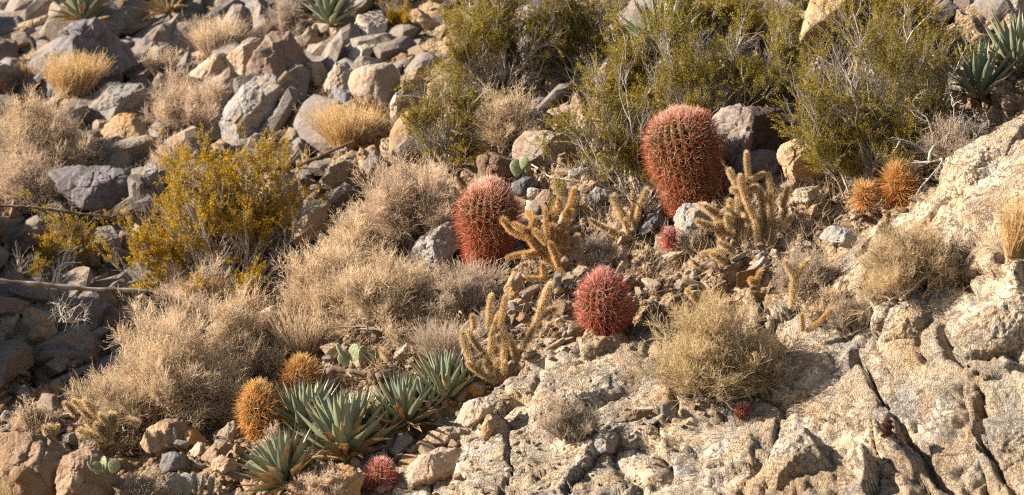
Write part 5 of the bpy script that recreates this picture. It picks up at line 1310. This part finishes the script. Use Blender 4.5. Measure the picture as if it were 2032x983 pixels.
# ---- cholla
cholla('forked golden brown cholla right of the middle barrel cactus', (1124, 556), [(1124,556,1100,524),(1100,524,1073,501),(1073,501,1049,470),(1046,471,1012,454),(1049,468,1059,437),(1059,437,1045,423),(1042,457,1022,443),(1012,454,1000,438),
  (1110,530,1086,484),(1086,484,1083,420),(1086,484,1062,461),(1088,440,1110,414),(1110,414,1108,398),(1106,500,1110,471),(1110,471,1120,417),(1120,430,1133,405),(1133,405,1143,380),(1118,447,1134,422),(1108,464,1100,447),
  (1103,518,1110,498),(1110,498,1133,497),(1133,497,1146,494),(1120,491,1123,467),(1133,490,1145,470),(1073,501,1042,508),(1066,500,1010,512),(1116,552,1045,547),(1080,552,1076,528),(1095,480,1092,455)], fat=1.0, brown=True)
cholla('large bushy golden cholla with many stubby arms right of the tallest barrel', (1510, 498), [(1506,496,1500,441),(1500,441,1486,350),(1486,360,1483,306),(1486,358,1512,344),(1486,366,1460,362),(1462,366,1450,340),(1486,388,1456,378),(1496,414,1443,415),(1520,480,1506,384),(1533,490,1531,397),(1531,397,1530,350),(1540,457,1533,397),(1549,462,1553,414),(1553,414,1567,377),(1550,460,1572,434),
  (1486,491,1469,441),(1469,441,1453,424),(1480,480,1474,420),(1469,447,1422,454),(1422,454,1389,437),(1432,447,1422,427),(1425,430,1392,408),(1425,424,1405,405),(1470,440,1490,436),(1466,387,1463,414),(1456,470,1432,456),(1435,478,1432,452),(1480,378,1497,372),(1500,495,1470,478),(1452,496,1395,501),(1460,500,1430,482),(1426,531,1382,525),(1428,553,1399,538),(1428,556,1439,521),(1440,520,1412,508),(1470,530,1456,512),(1490,430,1476,400),(1510,450,1520,410),(1500,470,1480,440),(1512,470,1535,440),(1462,430,1452,400),(1476,414,1490,390),(1448,460,1440,430),(1500,500,1512,440)], fat=1.0)
cholla('tall golden cholla with long upright arms on the edge of the cream bedrock', (990, 766), [(984,762,969,720),(969,720,969,653),(969,653,976,590),(982,757,935,717),(935,720,930,660),(958,699,940,655),(940,655,932,632),(997,755,999,720),(999,720,992,653),(992,653,1004,593),(1005,740,1000,668),(1024,720,1045,680),(1045,680,1064,632),(1064,640,1093,569),(1022,713,1010,673),(1025,706,1019,680),(1069,632,1097,614),(989,754,989,720),(989,720,972,706),(1005,750,1049,732),(980,650,990,625),(1000,756,1026,718)], fat=1.0, near=0.05)
cholla('golden cholla fan of arms at the lower left under the big tan shrub', (218, 874), [(215,866,180,832),(180,832,144,804),(150,824,128,805),(215,860,171,797),(180,812,160,800),(215,872,161,848),(201,856,174,834),(218,864,213,824),(223,858,200,825),(226,858,228,826),(225,872,197,876),(278,843,256,834),(205,862,190,845)], fat=1.15, near=0.4)
cholla('small Y shaped golden cholla beside the grey shrub on the right', (1570, 612), [(1570,612,1573,580),(1573,584,1577,550),(1577,553,1561,522),(1577,551,1601,522)], fat=1.05, near=0.22, depth=0.01)
cholla('duller straw coloured cholla behind the blue black rock', (1250, 484), [(1250,484,1236,440),(1247,480,1177,434),(1247,484,1215,455),(1236,440,1228,388),(1240,430,1215,395),(1256,460,1267,414),(1267,414,1280,378),(1258,450,1252,388),(1262,470,1248,420),(1260,480,1240,460)], fat=0.85)
cholla('tiny golden cholla sprout on the bottom left corner boulder', (98, 872), [(98,872,89,852),(100,870,112,848),(98,866,99,849)], fat=0.9, near=0.35, depth=0.01)
cholla('small tangled golden cholla right of the front prickly pear', (790, 742), [(792,732,764,703),(794,729,788,698),(787,757,744,750),(798,742,812,722),(770,712,760,696),(785,748,760,738),(800,750,775,757)], fat=0.8)
cholla('short brown cholla stick below the Y shaped one', (1598, 660), [(1600,658,1626,640),(1624,641,1648,617),(1593,658,1592,628)], fat=0.7, brown=True, near=0.15)
cholla('pair of brown cholla stubs left of the olive shrub', (1388, 606), [(1386,604,1368,578),(1393,604,1400,584)], fat=0.8, near=0.2, brown=True, depth=0.01)
cholla('single cholla stub above the olive shrub', (1500, 566), [(1499,566,1506,544),(1496,566,1490,556)], fat=0.9, near=0.15, brown=True, depth=0.01)

# ---- agaves
agave('largest blue green agave in the bottom centre left', 690, 916, 215, 165, 60, 34, lean=-0.08)
agave('blue green agave behind and left of the largest one', 612, 875, 190, 135, 56, 34, lean=-0.1)
agave('lowest agave fanning left at the bottom edge', 575, 968, 185, 130, 48, 40, lean=-0.35, minel=0.0)
agave('narrow leaved agave right of the largest one', 806, 850, 170, 122, 60, 30, wide=0.75)
agave('rightmost front agave below the grey grass', 885, 800, 165, 120, 60, 20, wide=0.75)
agave('small agave tucked between the largest one and the narrow leaved one', 765, 868, 100, 75, 40, 16)
agave('second narrow leaved agave close right of the first', 848, 825, 120, 92, 50, 14, wide=0.75)
agave('small agave at the right end of the front row below the tall golden cholla', 922, 778, 95, 78, 40, 8, wide=0.75)
agave('small half dry agave in the middle of the front clump', 655, 905, 110, 80, 36, 26, lean=-0.2)
agave('dark green agave at the top edge left of the white block', 655, 50, 200, 95, 48, 6, minel=0.0, wide=0.8, near=0.35)
agave('dark agave at the top edge over the purple grey boulder', 165, 44, 150, 100, 44, 22, wide=0.7, near=0.4)
agave('half withered agave at the top edge right of the dark one', 338, 30, 130, 95, 34, 28, wide=0.8, near=0.4)
agave('pale agave glimpsed through the big creosote', 1312, 118, 160, 140, 40, 6, dist=31.3)
agave('pale agave under the top edge at the right side of the big creosote', 1595, 22, 110, 85, 40, 4, wide=0.7)
agave('upright blue green agave at the right behind bare branches', 1945, 200, 130, 140, 46, 8, wide=0.8, minel=0.15, dist=30.2)
agave('blue green agave cut by the right edge above the bare branches', 2022, 150, 160, 145, 46, 6, wide=0.8, minel=0.15, dist=30.3)
agave('dim agave behind the middle of the big creosote', 1450, 130, 110, 110, 40, 4, wide=0.7, dist=32.8)
agave('little pale agave low behind the right creosote', 1820, 225, 80, 60, 26, 4, wide=0.7)

# ---- prickly pears
prickly_pear('green prickly pear between the orange barrel and the small cholla', (705, 728), [(690,728,676,700,20,1.0),(706,727,703,682,-35,0.9),(716,727,722,685,60,0.9),(726,722,738,698,-15,1.1),(684,712,668,682,70,0.8),(738,718,752,690,20,0.9)])
prickly_pear('green prickly pear in front of the orange tan boulder at the lower left', (212, 944), [(196,942,190,916,15,1.0),(206,940,206,905,-50,0.8),(222,940,230,912,10,1.1),(184,935,174,916,75,0.9),(160,960,152,945,10,1.0)], dist=28.95)
prickly_pear('grey withered prickly pear at the bottom edge under the round dark boulder', (385, 985), [(352,988,345,938,20,0.9),(372,985,366,938,-20,0.9),(388,985,384,936,70,0.8),(400,985,402,942,80,0.8),(416,985,420,945,65,0.9),(366,990,362,960,10,1.0)], grey=True)
prickly_pear('little pale prickly pear behind the middle barrel', (1034, 350), [(1026,352,1024,316,10,0.9),(1044,345,1050,318,50,0.8),(1036,336,1042,310,-20,0.9)])

# ---- creosote and other bushes
creosote('big olive creosote bush behind the tallest barrel cactus', 1395, 285, 420, 350, stems=34, dens=1.3, bare=0.25, dep=0.6)
creosote('leafy creosote branches reaching left of the tallest barrel', 1275, 405, 480, 310, stems=20, dens=1.1, lean=-0.65, bare=0.3, dep=0.5)
creosote('tall right creosote bush with white bare twigs over the golden mounds', 1715, 385, 420, 440, stems=40, dens=1.3, bare=0.22, dep=0.7)
creosote('right part creosote bush in front of the upright agave', 1825, 295, 230, 290, stems=16, dens=0.9, bare=0.3)
creosote('blurred olive creosote bush along the upper centre', 985, 190, 360, 260, stems=32, dens=1.2, bare=0.25, mat=P_CREO)
creosote('smaller olive creosote over the broad tan mound', 890, 330, 280, 235, stems=24, dens=0.9, mat=P_CREO, bare=0.2)
creosote('olive creosote at the top edge left of the big one', 1150, 140, 260, 220, stems=22, dens=1.1)
creosote('olive creosote at the top edge between the smooth yellow boulder and the right agaves', 1800, 120, 260, 200, stems=20, dens=1.0)
creosote('olive creosote at the top edge above the big creosote', 1400, 90, 260, 180, stems=18, dens=1.0)
creosote('bright yellow green creosote bush on the far gully side', 455, 605, 640, 345, mat=P_CREOY, inner=0.75, lean=0.12, stems=46, dens=1.0, leafsize=0.012, bare=0.3, dep=0.6, thick=0.0075, pale=(0.55, 1.0))
creosote('small yellow creosote over the shaded gully at the left', 135, 585, 210, 175, mat=P_CREOY, stems=18, dens=0.9, bare=0.3)
creosote('low dark creosote at the left edge of the gully', 40, 580, 110, 110, mat=P_CREOY, stems=8, dens=0.7)
creosote('yellow sprigs beside the top white block', 790, 60, 130, 90, mat=P_CREOY, stems=9, dens=0.8)
creosote('olive creosote between the big one and the right one', 1570, 240, 220, 230, stems=18, dens=1.0)
creosote('airy olive creosote above the leafy branches', 1250, 230, 260, 220, stems=18, dens=1.0)
creosote('olive creosote at the very top behind the right creosote', 1690, 90, 240, 170, stems=18, dens=1.1)
creosote('olive creosote at the top edge right of the pale agave', 1520, 100, 220, 170, stems=16, dens=1.0)
creosote('little green creosote sprig right of the forked cholla', 1130, 430, 90, 75, stems=7, dens=0.6, leafsize=0.007)

# ---- dry shrubs
D = dry_shrub
D('broad pale tan shrub at the left edge under the pale grey boulder', 90, 345, 250, 165, P_TAN, 1.1)
D('tangled pinkish shrub below the broad pale one at the left edge', 70, 420, 230, 120, P_PINK, 0.9)
D('long brown tan shrub in front of the layered slabs', 380, 262, 210, 110, P_PINK, 1.3)
D('tan shrub behind the top of the yellow creosote', 345, 372, 150, 90, P_PINK, 1.0)
D('grey brown shrub at the top left of the white block', 570, 75, 110, 75, P_GREY, 0.9)
D('fluffy pinkish tan shrub in the gully below the yellow creosote', 385, 668, 250, 130, P_PINK, 1.3)
D('huge tan shrub on the ridge at the lower left', 330, 848, 370, 235, P_TAN, 1.15, leaf=0.03)
D('tan shrub joined to the right of the huge ridge shrub', 490, 745, 220, 160, P_TAN, 1.0)
D('tall tan shrub left of the centre of the ridge', 640, 650, 190, 190, P_TAN, 1.0, lean=(0.2, 0))
D('big tan grey shrub left of the middle barrel', 825, 490, 250, 180, P_PINK, 1.2, wood=P_DARKWOOD)
D('tan shrub below the big tan grey shrub', 735, 545, 190, 150, P_TAN, 1.0)
D('wide straw shrub in front of the pitted slab', 770, 650, 250, 140, P_TAN, 1.0, leaf=0.04)
D('thin grey shrub under the middle barrel', 915, 630, 150, 100, P_GREY, 0.7)
D('straw shrub behind the middle barrel under the upper creosote', 1010, 300, 170, 130, P_TAN, 0.9)
D('straw shrub along the top centre under the blurred creosote', 900, 290, 150, 90, P_TAN, 0.7)
D('rounded olive tan shrub on the cream bedrock in front', 1430, 790, 300, 205, P_OLIVE, 0.8, leaf=0.16)
D('grey brown shrub behind the Y shaped cholla', 1605, 585, 160, 95, P_GREY, 1.2)
D('grey yellow shrub on the bedrock slab at the right', 1800, 590, 250, 140, P_OLIVE, 0.8, wood=P_GREY)
D('small grey shrub between the forked cholla and the duller cholla', 1190, 530, 110, 62, P_GREY, 0.8)
D('small grey tangle beside the grey white boulder', 1385, 505, 90, 60, P_GREY, 0.6)
D('grey and reddish shrub in the crevice of the cream bedrock face', 1135, 872, 140, 75, P_GREY, 0.9)
D('yellowish feathery shrub in the bottom left corner', 60, 1000, 150, 100, P_OLIVE, 0.9)
D('grey tan shrub at the bottom edge in front of the lower left prickly pear', 285, 1005, 120, 70, P_GREY, 1.0)
D('pinkish shrub at the bottom edge under the agaves', 630, 1000, 110, 75, P_PINK, 1.0)
D('pinkish twiggy shrub between the yellow barrel and the agaves', 545, 915, 90, 60, P_PINK, 0.6)
D('small straw shrub in the right bench shade below the grey brown shrub', 1690, 660, 120, 70, P_GREY, 0.8)
D('dry twiggy clump at the foot of the shaded gully', 60, 852, 100, 55, P_TAN, 0.6)
D('small yellowish shrub at the bottom edge beside the corner shrub', 165, 1000, 100, 60, P_OLIVE, 0.8)
D('straw shrub between the olive shrub and the grey yellow shrub', 1650, 640, 120, 70, P_TAN, 0.7)
D('dark twiggy shrub behind the dead branches at the right', 1900, 330, 200, 90, P_GREY, 0.5, wood=P_DARKWOOD)
# ---- grass
T = grass_tuft
T('golden grass tuft in front of the large purple grey boulder', 145, 192, 105, 84, P_GOLD, 1000, near=0.32)
T('pale wispy tuft right of the golden grass tuft', 200, 150, 70, 45, P_TAN, 350)
T('straw grass tuft between the square block and the layered slabs', 325, 150, 80, 50, P_TAN, 500)
T('small golden tuft at the left edge above the broad pale shrub', 60, 175, 70, 50, P_GOLD, 450)
T('little pale tuft under the dark faceted boulder', 545, 235, 60, 45, P_TAN, 350)
T('pale gold grass tuft at the top left centre', 428, 112, 95, 75, P_TAN, 900)
T('golden orange grass tuft right of the bluish white slab', 690, 290, 130, 82, P_GOLD, 1000)
T('bright golden grass tuft at the right edge on the bedrock slab', 2010, 505, 70, 105, P_GOLD, 700, lean=0.25)
T('grey green grass behind the rightmost front agave', 890, 725, 120, 85, P_GREY, 800)
T('thin pale grass at the foot of the middle barrel', 940, 590, 110, 75, P_GREY, 350)
T('thin dry grass left of the lower left cholla', 70, 872, 80, 50, P_TAN, 220)
T('straw grass along the ridge under the tall tan shrub', 600, 700, 130, 90, P_TAN, 600)
T('straw grass over the front of the tan shrubs', 700, 640, 140, 100, P_TAN, 700)

# ---- dead wood
stick('fallen_stalk', 'long grey fallen stalk lying across the shaded gully at the left', [(-40, 556), (60, 563), (160, 572), (290, 578)], 0.015, 0.011, P_WOOD, 0.2, 'fallen stalk', dist=31.2)
stick('fallen_stalk', 'thin brown fallen stalk with old flower stubs above the gully', [(-40, 408), (60, 411), (130, 420), (225, 432)], 0.009, 0.006, P_DARKWOOD, 0.7, 'fallen stalk', twigs=30, dist=32.6)
stick('fallen_stalk', 'dark thin stalk sloping up to the golden orange tuft', [(590, 330), (640, 310), (700, 280), (770, 262)], 0.011, 0.008, P_DARKWOOD, 0.4, 'fallen stalk')
stick('dead_branch', 'grey dead branch pointing up behind the middle barrel', [(940, 332), (975, 312), (1000, 296)], 0.010, 0.007, P_DARKWOOD, 0.8, 'branch')
stick('dead_branch', 'pale thin branch across the stones behind the forked cholla', [(1056, 326), (1090, 352), (1140, 358), (1190, 358)], 0.005, 0.003, P_WOOD, 0.6, 'branch', twigs=6)
stick('dead_log', 'grey split dead cactus log behind the orange barrel', [(650, 735), (690, 738), (735, 742), (765, 748)], 0.020, 0.012, P_DARKWOOD, 0.85, 'log', wob=0.014, twigs=14)
stick('dead_log', 'dark broken cactus skeleton left of the upright tan stone', [(905, 575), (925, 600), (905, 625), (880, 650)], 0.02, 0.012, P_DARKWOOD, 0.6, 'log', wob=0.02, twigs=18)
stick('dead_branch', 'thin black stem standing before the straw shrub', [(766, 660), (764, 625)], 0.004, 0.0025, P_DARKWOOD, 0.05, 'branch')
stick('dead_branch', 'white crooked twig on the fluffy gully shrub', [(365, 600), (390, 606), (415, 610), (432, 640)], 0.004, 0.003, P_WOOD, 0.9, 'branch', dist=31.9, wob=0.012)
bare_branches('bare_bush', 'sprawling grey dead branches at the right under the agaves', 1880, 318, 330, 130, 26, 0.006, group=None, pale=(0.2, 0.9))
bare_branches('bare_bush', 'white crooked bare twigs in the top of the right creosote', 1690, 250, 150, 230, 8, 0.0026, pale=(0.6, 0.9), dist=29.6)
bare_branches('bare_bush', 'white dead twigs hanging before the golden mounds', 1735, 420, 110, 110, 8, 0.004, pale=(0.7, 1.0))
bare_branches('bare_bush', 'pale dead sprig standing in the shaded gully', 105, 575, 110, 130, 7, 0.005, pale=(0.6, 1.0), dist=32.0)
bare_branches('bare_bush', 'pale branching root below the fallen gully stalk', 130, 640, 130, 60, 8, 0.004, pale=(0.5, 0.9), dist=31.6)
bare_branches('bare_bush', 'grey forked dead trunk under the huge ridge shrub', 235, 855, 90, 110, 8, 0.011, pale=(0.2, 0.8), kids=3)
bare_branches('bare_bush', 'dark dead roots right of the lower left cholla', 260, 905, 120, 55, 12, 0.008, pale=(0.0, 0.6), mat=P_DARKWOOD)
bare_branches('bare_bush', 'dark stems at the foot of the creosote left of the tallest barrel', 1270, 440, 100, 110, 10, 0.007, pale=(0.1, 0.6))
bare_branches('bare_bush', 'pale dead branches on the right side of the yellow creosote', 520, 560, 220, 130, 12, 0.006, pale=(0.5, 1.0), lean=0.5)

# ================================================================== light, camera
cam = bpy.data.cameras.new('camera'); co = bpy.data.objects.new('camera', cam); COL.objects.link(co)
co.rotation_euler = (math.pi / 2, 0, 0)
cam.sensor_width = 36; cam.lens = 36 * 30 / 5.283
cam.clip_start = 0.5; cam.clip_end = 500
cam.dof.use_dof = True; cam.dof.focus_distance = 29.9; cam.dof.aperture_fstop = 3.4
SC.camera = co

SUN = Vector((-0.86, -0.06, 0.46)).normalized()
sl = bpy.data.lights.new('sun', 'SUN'); sl.energy = 5.0; sl.angle = math.radians(0.53); sl.color = (1.0, 0.91, 0.78)
so = bpy.data.objects.new('sun', sl); COL.objects.link(so)
so.rotation_mode = 'QUATERNION'; so.rotation_quaternion = SUN.to_track_quat('Z', 'Y')
so.location = (-8, 20, 12)
w = bpy.data.worlds.new('World'); SC.world = w; w.use_nodes = True
wn = w.node_tree; wn.nodes.clear()
sky = wn.nodes.new('ShaderNodeTexSky'); sky.sky_type = 'NISHITA'; sky.sun_disc = False
sky.sun_elevation = math.asin(SUN.z); sky.sun_rotation = math.atan2(SUN.x, SUN.y)
bg = wn.nodes.new('ShaderNodeBackground'); bg.inputs[1].default_value = 0.05
ow = wn.nodes.new('ShaderNodeOutputWorld')
wn.links.new(sky.outputs[0], bg.inputs[0]); wn.links.new(bg.outputs[0], ow.inputs[0])
SC.view_settings.view_transform = 'Standard'; SC.view_settings.look = 'None'
SC.view_settings.exposure = 1.45; SC.view_settings.gamma = 1; SC.view_settings.use_curve_mapping = False
SC.cycles.use_denoising = False; SC.cycles.filter_width = 1.25; SC.cycles.max_bounces = 8; SC.cycles.diffuse_bounces = 5; SC.cycles.transmission_bounces = 3
